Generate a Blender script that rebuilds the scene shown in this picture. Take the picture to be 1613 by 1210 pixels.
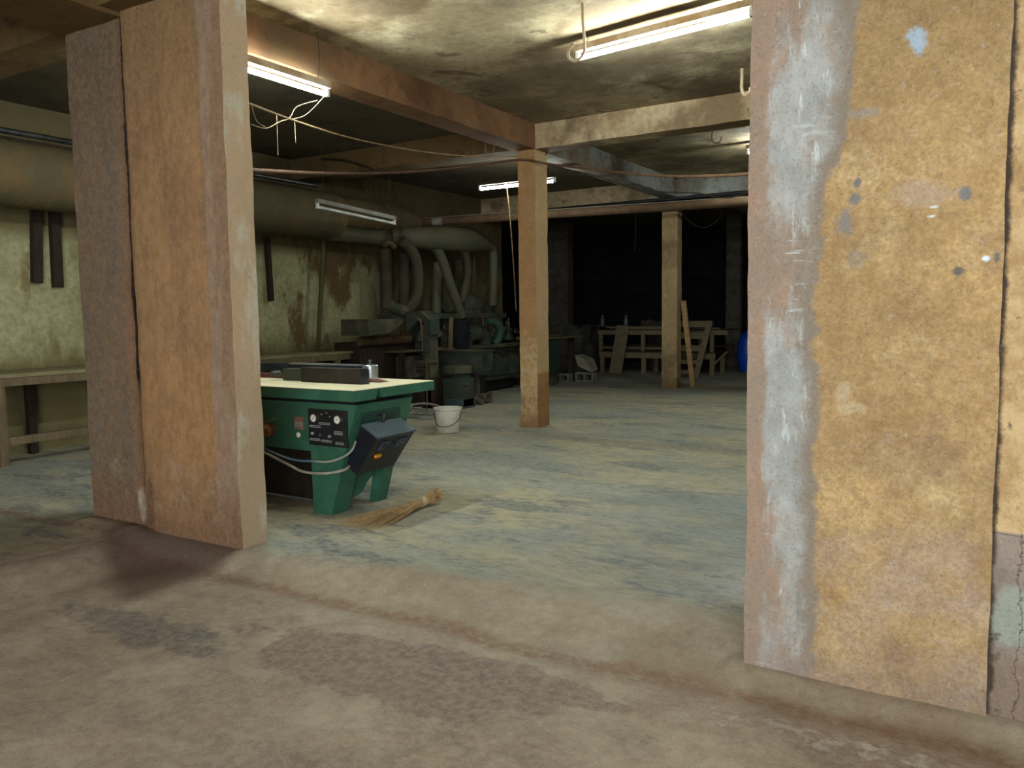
import bpy, bmesh, math, random
from mathutils import Vector, Matrix, noise
random.seed(7)
SC = bpy.context.scene
for o in list(bpy.data.objects): bpy.data.objects.remove(o)
R = math.radians

# ------------------------------------------------------------------ camera
FPX, PITCH, ROLL, YAW = 1261.7, R(5.03), R(-.768), R(31.376)
EYE = Vector((0, 0, 1.5))
FW = Vector((-math.sin(YAW)*math.cos(PITCH), math.cos(YAW)*math.cos(PITCH), -math.sin(PITCH)))
_rt = Vector((math.cos(YAW), math.sin(YAW), 0)); _up = _rt.cross(FW)
RT = _rt*math.cos(ROLL) + _up*math.sin(ROLL); UP = -_rt*math.sin(ROLL) + _up*math.cos(ROLL)
cam = bpy.data.objects.new('camera', bpy.data.cameras.new('camera'))
SC.collection.objects.link(cam)
cam.data.sensor_width = 36.0; cam.data.lens = FPX/1613*36.0; cam.data.clip_start = .05
m = Matrix((RT, UP, -FW)).transposed().to_4x4(); m.translation = EYE
cam.matrix_world = m
SC.camera = cam

# ------------------------------------------------------------------ view, world, daylight
SC.view_settings.view_transform = 'Standard'; SC.view_settings.look = 'None'
SC.view_settings.gamma = 1.0; SC.view_settings.use_curve_mapping = False
SC.view_settings.exposure = 1.2
SC.cycles.use_denoising = True
SC.cycles.caustics_reflective = False; SC.cycles.caustics_refractive = False
SC.cycles.sample_clamp_indirect = 4.0
W = bpy.data.worlds.new('sky'); SC.world = W; W.use_nodes = True
W.node_tree.nodes['Background'].inputs[0].default_value = (.92, .96, 1, 1)
W.node_tree.nodes['Background'].inputs[1].default_value = .22

def area(name, loc, target, sx, sy, power, col):
    L = bpy.data.lights.new(name, 'AREA'); L.shape = 'RECTANGLE'; L.size = sx; L.size_y = sy
    L.energy = power; L.color = col
    o = bpy.data.objects.new(name, L); SC.collection.objects.link(o)
    o.location = loc; o.rotation_euler = (Vector(target)-Vector(loc)).to_track_quat('-Z', 'Y').to_euler()
    return o
# daylight coming in through the open entrance behind the viewpoint
area('entrance_daylight', (2.0, -3.6, 1.9), (-.9, 3.2, 1.2), 6.0, 2.9, 345, (.96, .99, 1.04))
TUBE_POWER = 132
TUBE_COL = (.90, 1.0, .95, 1)

# ------------------------------------------------------------------ helpers
def at(u, v, ax, val):
    """a point of the place: where the sight line through photo point (u, v) meets the plane ax = val"""
    d = FW + RT*((u-806.5)/FPX) + UP*((605-v)/FPX); i = 'xyz'.index(ax)
    return EYE + d*((val-EYE[i])/d[i])
ZI = .096          # height of the workshop floor above the entrance floor

def lin(c):
    return tuple(((x/255)/12.92 if x/255 <= .04045 else ((x/255+.055)/1.055)**2.4) for x in c)

class N:
    def __init__(s, name, world=False):
        s.mat = bpy.data.materials.new(name); s.mat.use_nodes = True
        s.t = s.mat.node_tree; s.b = s.t.nodes['Principled BSDF']
        tc = s.t.nodes.new('ShaderNodeTexCoord'); s.pos = s.t.nodes.new('ShaderNodeNewGeometry').outputs['Position'] if world else tc.outputs['Object']
        sp = s.t.nodes.new('ShaderNodeSeparateXYZ'); s.t.links.new(s.pos, sp.inputs[0])
        s.X, s.Y, s.Z = sp.outputs
    def put(s, v, inp):
        if isinstance(v, bpy.types.NodeSocket): s.t.links.new(v, inp)
        elif isinstance(v, (tuple, list)):
            inp.default_value = tuple(v)+(1,) if len(v) == 3 and inp.type == 'RGBA' else tuple(v)
        else: inp.default_value = v
    def noise(s, sc, det=5, ro=.55, st=None, off=0, dist=0):
        n = s.t.nodes.new('ShaderNodeTexNoise')
        mp = s.t.nodes.new('ShaderNodeMapping'); s.t.links.new(s.pos, mp.inputs[0])
        mp.inputs['Location'].default_value = (off, off*1.7, off*.6)
        if st: mp.inputs['Scale'].default_value = st
        s.t.links.new(mp.outputs[0], n.inputs['Vector'])
        n.inputs['Scale'].default_value = sc; n.inputs['Detail'].default_value = det
        n.inputs['Roughness'].default_value = ro; n.inputs['Distortion'].default_value = dist
        return n.outputs[0]
    def m(s, op, a, b=0.0, c=None):
        n = s.t.nodes.new('ShaderNodeMath'); n.operation = op
        s.put(a, n.inputs[0]); s.put(b, n.inputs[1])
        if c is not None: s.put(c, n.inputs[2])
        return n.outputs[0]
    def ss(s, v, lo, hi, a=0.0, b=1.0):
        n = s.t.nodes.new('ShaderNodeMapRange'); n.interpolation_type = 'SMOOTHSTEP'
        s.put(v, n.inputs[0]); n.inputs[1].default_value = lo; n.inputs[2].default_value = hi
        n.inputs[3].default_value = a; n.inputs[4].default_value = b
        return n.outputs[0]
    def mul(s, *a):
        r = a[0]
        for x in a[1:]: r = s.m('MULTIPLY', r, x)
        return r
    def mix(s, f, a, b):
        n = s.t.nodes.new('ShaderNodeMix'); n.data_type = 'RGBA'
        s.put(f, n.inputs[0]); s.put(a, n.inputs[6]); s.put(b, n.inputs[7])
        return n.outputs[2]
    def blob(s, c, r, wob=.35, nsc=6, soft=.25):
        """an irregular stain round point c with radii r"""
        d = None
        for ax, cc, rr in zip((s.X, s.Y, s.Z), c, r):
            if rr is None: continue
            q = s.m('DIVIDE', s.m('SUBTRACT', ax, cc), rr); q = s.m('MULTIPLY', q, q)
            d = q if d is None else s.m('ADD', d, q)
        d = s.m('SQRT', d)
        d = s.m('ADD', d, s.m('MULTIPLY', s.m('SUBTRACT', s.noise(nsc, 5, .65), .5), wob*4))
        return s.ss(d, 1-soft, 1+soft, 1, 0)
    def mottle(s, col, c, sc, amt, st=None, off=50):
        return s.mix(s.ss(s.noise(sc, 6, .68, st, off), .36, .64, 0, amt), col, lin(c))
    def done(s, col, rough=.9, bump=None, strength=.3, dist=.02, metal=0.0, spec=.3, tint=None, grain=.0):
        if grain:
            g1 = s.noise(95, 3, .7, off=31); g2 = s.noise(45, 5, .75, off=37)
            col = s.mix(s.ss(g1, .5, .72, 0, grain), col, (.02, .014, .008)); col = s.mix(s.ss(g2, .54, .74, 0, grain*.9), col, (.55, .45, .33))
        if tint:
            k = s.t.nodes.new('ShaderNodeVectorMath'); k.operation = 'MULTIPLY'; s.put(col, k.inputs[0]); k.inputs[1].default_value = tint; col = k.outputs[0]
        s.put(col, s.b.inputs['Base Color']); s.put(rough, s.b.inputs['Roughness'])
        s.put(metal, s.b.inputs['Metallic']); s.b.inputs['Specular IOR Level'].default_value = spec
        if bump is not None:
            b = s.t.nodes.new('ShaderNodeBump'); b.inputs['Strength'].default_value = strength
            b.inputs['Distance'].default_value = dist; s.put(bump, b.inputs['Height'])
            s.t.links.new(b.outputs[0], s.b.inputs['Normal'])
        return s.mat

def simple(name, c1, c2=None, sc=6, rough=.7, metal=0.0, spec=.3, st=None, lo=.4, hi=.65, bump=.15, dist=.006):
    n = N(name); f = n.noise(sc, 6, .6, st)
    c2 = c2 or c1
    fine = n.noise(sc*7, 4, .6, st)
    col = n.mix(n.ss(f, lo, hi), lin(c1), lin(c2))
    col = n.mix(n.ss(fine, .5, .8, 0, .35), col, tuple(x*.6 for x in lin(c1)))
    return n.done(col, rough, fine, bump, dist, metal, spec)

# ---- plaster of the big wall on the right
def mat_wall_right():
    n = N('ochre_plaster'); z = n.Z
    big = n.noise(1.3, 5, .6); mid = n.noise(4.5, 6, .62, off=3); fine = n.noise(28, 6, .7); grain = n.noise(110, 3, .7)
    och = n.mix(n.ss(big, .36, .62), lin((158, 115, 66)), lin((196, 148, 86)))
    och = n.mix(n.ss(mid, .48, .72, 0, .6), och, lin((214, 172, 112)))
    och = n.mix(n.ss(n.noise(2.2, 6, .65, off=9), .52, .68, 0, .8), och, lin((146, 105, 70)))
    top = n.ss(n.m('ADD', z, n.m('MULTIPLY', big, .8)), 2.3, 3.0)
    och = n.mix(n.mul(top, .75), och, lin((140, 103, 58)))
    # lower brown-pink belt
    low = n.ss(n.m('ADD', z, n.m('MULTIPLY', mid, .5)), .62, .28)
    low2 = n.ss(n.m('ADD', z, n.m('MULTIPLY', mid, .6)), 1.15, .8)
    och = n.mix(n.mul(low2, n.ss(n.noise(3, 5, .6, off=5), .42, .6), .7), och, lin((176, 142, 112)))
    och = n.mix(n.mul(low, .85), och, lin((138, 110, 86)))
    band = n.mul(n.ss(z, 1.12, 1.0), n.ss(z, .82, .94), n.ss(mid, .35, .6))
    och = n.mix(n.mul(band, .5), och, lin((140, 104, 70)))
    # pits
    och = n.mix(n.ss(fine, .62, .7, 0, .55), och, lin((112, 82, 52)))
    och = n.mix(n.ss(n.noise(40, 4, .6, off=4), .64, .72, 0, .5), och, lin((226, 190, 138)))
    och = n.mottle(och, (136, 98, 56), 26, .42); och = n.mottle(och, (208, 162, 102), 12, .25, off=61); och = n.mottle(och, (128, 92, 54), 60, .4, off=63)
    # corner belt: brown render showing blue-grey cement
    wob = n.m('ADD', n.m('MULTIPLY', n.m('SUBTRACT', n.noise(5, 6, .65, off=1), .5), .16), n.m('MULTIPLY', n.m('SUBTRACT', n.noise(1.6, 3, .5, off=6), .5), .14))
    edge = n.m('ADD', n.m('ADD', n.X, wob), n.ss(z, 1.7, 2.5, 0, -.10))
    belt = n.ss(edge, -.585, -.61)
    brown = n.mix(n.ss(mid, .4, .65), lin((160, 121, 88)), lin((148, 118, 88)))
    grey_m = n.noise(3.2, 6, .65, st=(1, 1, .45), off=2)
    e2 = n.m('ADD', n.X, n.m('MULTIPLY', wob, .5))
    inner = n.mul(n.ss(e2, -.80, -.77), n.ss(edge, -.615, -.68))
    gm = n.mul(n.ss(grey_m, .40, .55), inner)
    brown = n.mix(n.ss(edge, -.70, -.64, 0, .75), brown, lin((130, 110, 84)))
    bel = n.mix(n.mul(gm, .85), brown, n.mix(n.ss(mid, .4, .6), lin((178, 166, 142)), lin((160, 150, 128))))
    scr = n.mul(n.ss(n.noise(26, 5, .7, st=(1, 1, .18), off=8), .56, .66), inner, n.ss(n.noise(2.5, 3, .5, off=12), .4, .55))
    scr2 = n.mul(n.ss(n.noise(20, 5, .7, st=(.2, .2, 1.6), off=8), .60, .68), inner, n.ss(n.noise(2.1, 3, .5, off=2), .45, .6))
    bel = n.mix(n.m('MAXIMUM', scr, scr2), bel, lin((200, 188, 160)))
    bel = n.mix(n.mul(low, .7), bel, lin((142, 112, 86)))
    bel = n.mottle(bel, (128, 106, 82), 20, .3, (1, 1, .5), 71)
    col = n.mix(belt, och, bel)
    # separate stains
    for (x, zz, rx, rz, c) in ((-.285, 2.43, .029, .05, (160, 164, 156)), (-.118, 1.885, .018, .03, (112, 104, 92)), (-.133, 1.624, .02, .018, (88, 80, 70)),
                               (-.465, 1.955, .014, .018, (108, 100, 88)), (-.47, 1.90, .022, .02, (112, 102, 90)), (-.506, 1.82, .028, .05, (126, 112, 94)),
                               (-.45, 2.2, .05, .022, (142, 130, 110)), (-.46, 1.68, .035, .04, (140, 118, 92)), (-.469, 1.13, .05, .03, (192, 160, 112)),
                               (-.50, 1.19, .03, .05, (190, 158, 112)), (-.215, 1.852, .014, .005, (216, 202, 176)), (-.222, 1.82, .014, .005, (210, 196, 170)), (-.05, 1.665, .014, .01, (220, 214, 204)),
                               (-.02, 1.665, .01, .018, (104, 96, 84)), (-.25, 1.9, .09, .05, (176, 142, 108))):
        col = n.mix(n.mul(n.blob((x, 0, zz), (rx*.9, None, rz*.9), .7, 24, .4), .85 if rx < .03 else .5), col, lin(c))
    h = n.m('ADD', n.m('MULTIPLY', fine, .6), n.m('ADD', n.m('MULTIPLY', grain, .25), n.m('MULTIPLY', mid, .8)))
    return n.done(col, .92, h, .5, .02, spec=.2, tint=(.95, 1.22, 1.65), grain=.3)

def mat_stone_end():
    n = N('rough_stone_render'); z = n.Z
    mid = n.noise(5, 6, .7); fine = n.noise(22, 6, .7)
    up = n.mix(n.ss(mid, .4, .62), lin((176, 134, 84)), lin((204, 164, 110)))
    up = n.mix(n.ss(fine, .58, .7, 0, .6), up, lin((128, 94, 64)))
    lo = n.mix(n.ss(mid, .42, .6), lin((134, 112, 92)), lin((152, 128, 106)))
    pale = n.blob((.07, 0, .42), (.07, None, .12), .3, 8)
    lo = n.mix(n.mul(pale, .8), lo, lin((152, 150, 124)))
    lo = n.mix(n.ss(z, .3, .22), lo, lin((132, 106, 84)))
    col = n.mix(n.ss(n.m('ADD', z, n.m('MULTIPLY', mid, .02)), .735, .725), up, lo)
    col = n.mix(n.ss(n.noise(9, 6, .75, off=5), .6, .64, 0, .7), col, lin((94, 74, 56)))
    xs_ = n.m('ADD', n.X, n.m('MULTIPLY', n.m('SUBTRACT', n.noise(8, 6, .7, off=15), .5), .05))
    col = n.mix(n.ss(xs_, .024, .006), col, lin((70, 54, 40)))
    ck = n.m('ABSOLUTE', n.m('ADD', n.m('SUBTRACT', n.X, .085), n.m('MULTIPLY', n.m('SUBTRACT', n.noise(5, 6, .75, off=19), .5), .16)))
    col = n.mix(n.mul(n.ss(ck, .004, .001), n.ss(z, .75, .7), .7), col, lin((60, 46, 36)))
    return n.done(col, .95, n.m('ADD', mid, n.m('MULTIPLY', fine, .5)), .9, .03, spec=.2, tint=(.95, 1.15, 1.4), grain=.2)

# ---- dusty plaster for pillars
def mat_pier():
    n = N('dusty_pier_plaster', True); z = n.Z
    mid = n.noise(3.2, 6, .62, st=(1, 1, .5)); fine = n.noise(26, 6, .7); streak = n.noise(7, 6, .6, st=(1, 1, .09), off=4)
    front = n.mix(n.ss(mid, .36, .64), lin((140, 108, 76)), lin((162, 126, 86)))
    front = n.mix(n.ss(streak, .5, .66, 0, .5), front, lin((118, 93, 68)))
    ochre_zone = n.mul(n.ss(n.m('ADD', z, n.m('MULTIPLY', mid, .5)), 1.65, 1.35), n.ss(n.m('ADD', z, n.m('MULTIPLY', mid, .4)), .58, .9))
    front = n.mix(n.mul(ochre_zone, .6), front, lin((170, 128, 82)))  # more ochre plaster over the middle and lower shaft
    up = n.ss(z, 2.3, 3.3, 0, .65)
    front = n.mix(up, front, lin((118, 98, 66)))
    w = n.m('MULTIPLY', n.m('SUBTRACT', n.noise(4, 5, .6, off=7), .5), .10)
    xw = n.m('ADD', n.X, w)
    # greyish brown belt next to the right arris
    belt = n.ss(xw, -4.10, -4.07)
    bcol = n.mix(n.ss(streak, .42, .62), lin((136, 112, 92)), lin((150, 132, 114)))
    bcol = n.mix(n.mul(n.ss(n.noise(9, 6, .7, st=(1, 1, .2), off=2), .52, .72), n.ss(z, 1.9, 1.5), .5), bcol, lin((172, 164, 146)))
    front = n.mix(n.mul(belt, .9), front, bcol)
    # the grey strip left of the crack
    strip = n.ss(n.X, -4.80, -4.83)
    scol = n.mix(n.ss(mid, .38, .62), lin((116, 98, 80)), lin((104, 96, 84)))
    scol = n.mix(n.ss(n.X, -5.0, -4.86, 0, .6), scol, lin((138, 102, 74)))
    scol = n.mix(n.mul(n.ss(z, 2.2, 3.3), .7), scol, lin((84, 78, 64)))
    front = n.mix(strip, front, scol)
    # foot: dark brown dust, salt bloom
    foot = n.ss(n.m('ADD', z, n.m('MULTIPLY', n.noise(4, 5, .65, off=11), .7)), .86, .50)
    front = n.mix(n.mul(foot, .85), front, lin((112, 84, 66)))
    bloom = n.mul(n.ss(n.noise(7, 6, .7, off=21), .52, .62), n.ss(z, .7, .5), n.ss(z, .16, .32))
    front = n.mix(n.mul(bloom, .4), front, lin((170, 152, 130)))
    salt = n.blob((-4.86, 0, .26), (.06, None, .10), .5, 12)
    front = n.mix(n.mul(salt, .55), front, lin((204, 198, 182)))
    rust = n.blob((-4.76, 0, .24), (.035, None, .22), .35, 9)
    front = n.mix(n.mul(rust, .8), front, lin((86, 52, 30)))
    front = n.mix(n.ss(n.noise(30, 6, .7, st=(.3, 1, 1.4), off=3), .67, .73, 0, .35), front, lin((196, 180, 152)))
    front = n.mottle(front, (98, 74, 52), 18, .4, (1, 1, .6), 81); front = n.mottle(front, (160, 128, 92), 30, .3, None, 85)
    xc = n.m('ADD', n.m('ADD', n.X, 4.826), n.m('ADD', n.m('MULTIPLY', n.m('SUBTRACT', n.noise(6, 6, .75, off=41), .5), .05), n.m('MULTIPLY', n.m('SUBTRACT', n.noise(1.4, 3, .5, off=43), .5), .05)))
    crack = n.mul(n.ss(n.m('ABSOLUTE', xc), .024, .012), n.ss(n.m('ADD', z, n.m('MULTIPLY', n.noise(2.5, 3, .5, off=47), 1.4)), 1.5, 1.8))
    halo = n.ss(n.m('ABSOLUTE', xc), .07, .01, 0, .5)
    front = n.mix(halo, front, lin((96, 72, 48))); front = n.mix(n.mul(crack, .95), front, lin((30, 22, 16)))
    # the jamb face (faces the opening)
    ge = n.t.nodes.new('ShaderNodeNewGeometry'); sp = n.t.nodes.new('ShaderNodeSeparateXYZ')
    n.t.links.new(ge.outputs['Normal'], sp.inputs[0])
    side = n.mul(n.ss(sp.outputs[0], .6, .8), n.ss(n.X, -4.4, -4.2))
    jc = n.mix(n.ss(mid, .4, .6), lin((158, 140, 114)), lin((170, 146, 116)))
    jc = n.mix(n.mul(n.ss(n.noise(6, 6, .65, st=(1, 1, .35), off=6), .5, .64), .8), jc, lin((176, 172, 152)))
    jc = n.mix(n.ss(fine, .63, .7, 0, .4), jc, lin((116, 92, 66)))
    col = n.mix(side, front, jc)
    col = n.mix(n.ss(fine, .6, .72, 0, .3), col, lin((100, 76, 54)))
    return n.done(col, .93, n.m('ADD', n.m('MULTIPLY', fine, .5), mid), .4, .02, spec=.2, grain=.25)

def mat_pillar(name, a, b, c, dark, patch=False):
    n = N(name, True); z = n.Z
    mid = n.noise(4, 6, .65); fine = n.noise(32, 6, .75); bl = n.noise(14, 5, .7, off=5)
    col = n.mix(n.ss(mid, .38, .62), lin(a), lin(b))
    col = n.mix(n.ss(bl, .55, .66, 0, .75), col, lin(c))
    col = n.mix(n.mul(n.ss(n.m('ADD', z, n.m('MULTIPLY', mid, .3)), .95, .8), n.ss(n.noise(3, 3, .5, off=9), .45, .55), .5), col, lin(dark))
    col = n.mix(n.ss(fine, .6, .7, 0, .5), col, lin(dark))
    if patch:      # browner lower render on one face, scuffed pale plaster on the other
        ge = n.t.nodes.new('ShaderNodeNewGeometry'); sp = n.t.nodes.new('ShaderNodeSeparateXYZ')
        n.t.links.new(ge.outputs['Normal'], sp.inputs[0]); side = n.ss(sp.outputs[0], .6, .8)
        zz = n.m('ADD', z, n.m('MULTIPLY', mid, .03))
        col = n.mix(n.mul(side, n.ss(zz, .80, .76), .7), col, lin((128, 88, 50)))
        col = n.mix(n.mul(side, n.ss(zz, .78, .82), .5), col, lin((172, 148, 108)))
        sc = n.mul(n.m('SUBTRACT', 1.0, side), n.ss(z, 1.25, 1.05), n.ss(z, .2, .35), n.ss(n.noise(12, 6, .75, off=15), .42, .56))
        col = n.mix(n.mul(sc, .6), col, lin((182, 160, 122)))
        up = n.mul(n.m('SUBTRACT', 1.0, side), n.ss(z, 1.1, 1.4))
        col = n.mix(n.mul(up, .5), col, lin((146, 106, 66)))
    col = n.mix(n.ss(z, .3, .1, 0, .5), col, lin(dark))
    return n.done(col, .93, n.m('ADD', fine, mid), .5, .015, spec=.2, grain=.2)

def mat_floor():
    n = N('concrete_floor_with_dust')
    big = n.noise(.55, 5, .6); mid = n.noise(2.0, 7, .65, off=2); fine = n.noise(16, 6, .7); grit = n.noise(70, 4, .7)
    flat = n.noise(1.5, 7, .68, st=(.55, 1.5, 1), off=4)
    # entrance side: tan dust over concrete
    near = n.mix(n.ss(mid, .36, .64), lin((146, 124, 96)), lin((166, 146, 116)))
    near = n.mix(n.ss(n.noise(1.1, 7, .65, off=8), .53, .60, 0, .4), near, lin((124, 101, 82)))
    near = n.mix(n.ss(n.noise(3.5, 7, .7, off=14), .60, .68, 0, .4), near, lin((104, 92, 80)))
    near = n.mix(n.ss(fine, .57, .7, 0, .35), near, lin((186, 168, 138)))
    near = n.mix(n.mul(n.blob((-2.2, 2.52, 0), (.75, .26, None), .45, 4, .07), .7), near, lin((112, 90, 74)))
    near = n.mix(n.mul(n.blob((-1.75, 2.72, 0), (.55, .12, None), .5, 5, .08), .7), near, lin((116, 94, 78)))
    near = n.mix(n.mul(n.blob((-3.5, 2.28, 0), (.55, .14, None), .6, 6, .2), .75), near, lin((92, 84, 74)))
    near = n.mix(n.mul(n.blob((-1.6, 1.75, 0), (.6, .2, None), .6, 5, .3), .4), near, lin((100, 86, 72)))
    near = n.mix(n.mul(n.blob((-.5, 2.95, 0), (.75, .22, None), .5, 4, .3), .7), near, lin((132, 106, 84)))
    near = n.mix(n.mul(n.blob((-.4, 2.85, 0), (.5, .08, None), .8, 9, .2), n.ss(n.noise(14, 6, .7, off=3), .48, .62), .7), near, lin((190, 178, 156)))
    # workshop side: grey-green concrete, ochre sawdust, dark worn spots
    ins = n.mix(n.ss(flat, .36, .62), lin((112, 112, 98)), lin((142, 136, 114)))
    ins = n.mix(n.mul(n.ss(n.noise(.9, 7, .66, st=(.7, 1.3, 1), off=6), .43, .58), .9), ins, lin((170, 148, 106)))
    ins = n.mix(n.ss(n.noise(1.9, 8, .7, st=(.6, 1.5, 1), off=11), .53, .61, 0, .85), ins, lin((78, 80, 78)))
    ins = n.mix(n.ss(fine, .58, .72, 0, .4), ins, lin((178, 168, 140)))
    blue = n.blob((-1.6, 5.0, 0), (.95, 1.6, None), .5, 2.5, .5)
    ins = n.mix(n.mul(blue, .35), ins, lin((104, 112, 114)))  # bluish sheen of reflected light tinted into the concrete colour
    seam = n.blob((-3.2, 7.9, 0), (2.6, .16, None), .2, 3, .6)
    ins = n.mix(n.mul(seam, .6), ins, lin((116, 90, 62)))
    y = n.m('ADD', n.Y, n.m('MULTIPLY', n.m('SUBTRACT', mid, .5), .25))
    isin = n.ss(n.m('SUBTRACT', y, n.m('MULTIPLY', n.m('ADD', n.X, 3.2), .14)), 3.22, 3.42)
    left = n.ss(n.m('ADD', n.X, n.m('MULTIPLY', mid, .3)), -4.7, -5.0)
    ins = n.mottle(ins, (92, 92, 84), 9, .5, (.7, 1.3, 1), 91); ins = n.mottle(ins, (166, 154, 122), 21, .5, (.7, 1.3, 1), 95)
    near = n.mottle(near, (114, 96, 78), 8, .45, None, 97); near = n.mottle(near, (172, 154, 126), 26, .4, None, 99)
    col = n.mix(n.m('MAXIMUM', isin, left), near, ins)
    # the sloping lip between the two floors is brown with dust
    lip = n.mul(n.ss(y, 2.88, 3.0), n.ss(n.m('SUBTRACT', y, n.m('MULTIPLY', n.m('ADD', n.X, 3.2), .14)), 3.45, 3.2))
    lip2 = n.mix(n.ss(mid, .4, .6), lin((136, 116, 84)), lin((150, 134, 102)))
    lip2 = n.mottle(lip2, (118, 98, 72), 13, .5, None, 101)
    col = n.mix(n.mul(lip, .65), col, lip2)
    red = n.mul(n.ss(n.m('ADD', y, n.m('MULTIPLY', big, .1)), 2.96, 3.04), n.ss(n.m('ADD', y, n.m('MULTIPLY', big, .1)), 3.14, 3.06), n.ss(fine, .35, .6))
    col = n.mix(n.mul(red, .8), col, lin((124, 88, 64)))
    mound = n.mul(n.ss(n.m('ADD', n.X, n.m('MULTIPLY', mid, .2)), -3.72, -3.9), n.ss(n.m('ADD', y, n.m('MULTIPLY', n.m('ADD', n.X, 4.5), .5)), 2.62, 2.82), n.ss(n.X, -5.15, -4.9), n.ss(y, 3.4, 3.25))
    col = n.mix(n.mul(mound, .85), col, lin((96, 74, 58)))
    rough = n.ss(n.mul(n.ss(flat, .65, .4), n.ss(blue, 0, .8)), 0, 1, .88, .42)
    wet = n.mul(n.blob((-1.06, 4.02, 0), (.22, .22, None), .5, 6, .3), n.m('MAXIMUM', isin, 0.0))
    rough = n.m('SUBTRACT', rough, n.m('MULTIPLY', wet, .3))
    h = n.m('ADD', n.m('MULTIPLY', mid, 1.0), n.m('ADD', n.m('MULTIPLY', fine, .35), n.m('MULTIPLY', grit, .12)))
    return n.done(col, rough, h, .35, .02, spec=.35, tint=(1.0, 1.13, 1.36), grain=.25)

def mat_ceiling(name, a, b, c, sc=1.0, bay_shade=False):
    n = N(name)
    big = n.noise(.8*sc, 6, .62, dist=.4); mid = n.noise(3*sc, 7, .65, off=3); fine = n.noise(24, 5, .7)
    col = n.mix(n.ss(big, .38, .6), lin(a), lin(b))
    col = n.mix(n.ss(mid, .5, .66, 0, .75), col, lin(c))
    col = n.mix(n.ss(n.noise(1.6, 8, .7, off=7, dist=.8), .6, .63, 0, .6), col, lin((60, 52, 40)))
    col = n.mix(n.ss(n.noise(.7, 6, .6, off=17), .52, .62, 0, .8), col, lin((104, 84, 54)))
    if bay_shade:
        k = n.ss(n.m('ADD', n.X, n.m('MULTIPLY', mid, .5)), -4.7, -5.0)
        col = n.mix(n.mul(k, .85), col, n.mix(n.ss(mid, .4, .6), lin((58, 56, 42)), lin((84, 76, 54))))  # dimness of the left bay painted into the ceiling colour
        k2 = n.mul(n.ss(n.m('ADD', n.Y, n.m('MULTIPLY', big, 1.2)), 6.9, 7.3), n.ss(n.m('ADD', n.Y, mid), 13.6, 13.0))
        col = n.mix(n.mul(k2, n.ss(n.noise(1.1, 6, .6, off=23), .40, .56), .65), col, lin((96, 82, 58)))  # farther back the ceiling is darkened in patches too
    col = n.mottle(col, (92, 76, 50), 14, .3)
    return n.done(col, .95, n.m('ADD', mid, n.m('MULTIPLY', fine, .3)), .4, .025, spec=.15, tint=(1, 1.03, 1.32))

def mat_wall_left():
    n = N('stained_green_plaster'); z = n.Z
    mid = n.noise(2.2, 6, .65); st = n.noise(4, 6, .65, st=(1, 1, .3), off=3); fine = n.noise(26, 5, .7)
    col = n.mix(n.ss(mid, .36, .62), lin((154, 152, 112)), lin((178, 174, 134)))
    col = n.mix(n.mul(n.ss(n.noise(1.2, 7, .68, st=(1, 1, .55), off=5), .47, .56), n.ss(n.Y, 4.5, 7, .25, .95)), col, lin((96, 70, 42)))
    col = n.mix(n.ss(st, .56, .66, 0, .6), col, lin((120, 94, 58)))
    low_band = n.ss(n.m('ADD', z, n.m('MULTIPLY', st, .7)), 1.62, 1.3)
    col = n.mix(n.mul(low_band, .75), col, lin((98, 84, 50)))  # browner towards the foot of the wall
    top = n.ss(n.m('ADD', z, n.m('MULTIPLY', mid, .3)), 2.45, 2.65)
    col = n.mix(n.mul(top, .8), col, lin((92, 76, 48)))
    col = n.mix(n.mul(n.ss(n.Y, 9.6, 10.6), .75), col, lin((78, 62, 42)))  # shade beyond the lamp and behind the pipes, painted into the wall colour
    col = n.mottle(col, (110, 100, 66), 16, .4)
    return n.done(col, .95, n.m('ADD', mid, n.m('MULTIPLY', fine, .4)), .4, .02, spec=.15, tint=(.86, .86, .86))

def mat_wall_back():
    n = N('dark_block_wall')  # dirty block wall, colours darkened further for the light's fall-off
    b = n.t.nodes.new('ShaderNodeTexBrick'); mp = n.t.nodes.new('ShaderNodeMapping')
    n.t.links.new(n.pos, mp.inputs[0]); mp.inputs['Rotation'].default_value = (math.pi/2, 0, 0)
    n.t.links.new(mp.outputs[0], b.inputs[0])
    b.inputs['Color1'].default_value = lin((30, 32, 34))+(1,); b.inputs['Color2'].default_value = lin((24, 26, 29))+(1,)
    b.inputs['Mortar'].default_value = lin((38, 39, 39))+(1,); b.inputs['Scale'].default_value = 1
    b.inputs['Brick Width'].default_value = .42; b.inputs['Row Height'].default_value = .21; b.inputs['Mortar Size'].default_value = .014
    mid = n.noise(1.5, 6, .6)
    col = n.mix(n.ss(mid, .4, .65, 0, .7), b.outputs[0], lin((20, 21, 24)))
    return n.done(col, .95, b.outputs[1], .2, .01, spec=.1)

MT = {}
def M(k): return MT[k]
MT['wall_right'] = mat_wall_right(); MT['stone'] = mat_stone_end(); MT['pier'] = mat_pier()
MT['pillar'] = mat_pillar('ochre_pillar_plaster', (146, 116, 78), (164, 132, 90), (188, 162, 122), (116, 86, 56), True)
MT['far_pillar'] = mat_pillar('grey_pillar_plaster', (142, 120, 86), (160, 136, 100), (182, 160, 124), (104, 84, 60))
MT['dark_pillar'] = mat_pillar('dark_pillar_plaster', (74, 66, 56), (84, 78, 70), (110, 112, 104), (52, 44, 38))
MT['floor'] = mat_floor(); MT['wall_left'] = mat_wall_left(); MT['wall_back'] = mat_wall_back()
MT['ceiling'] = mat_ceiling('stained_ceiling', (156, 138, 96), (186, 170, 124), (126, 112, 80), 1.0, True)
MT['beam'] = mat_ceiling('beam_concrete', (116, 82, 48), (132, 96, 58), (98, 68, 42), 1.6)
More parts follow.
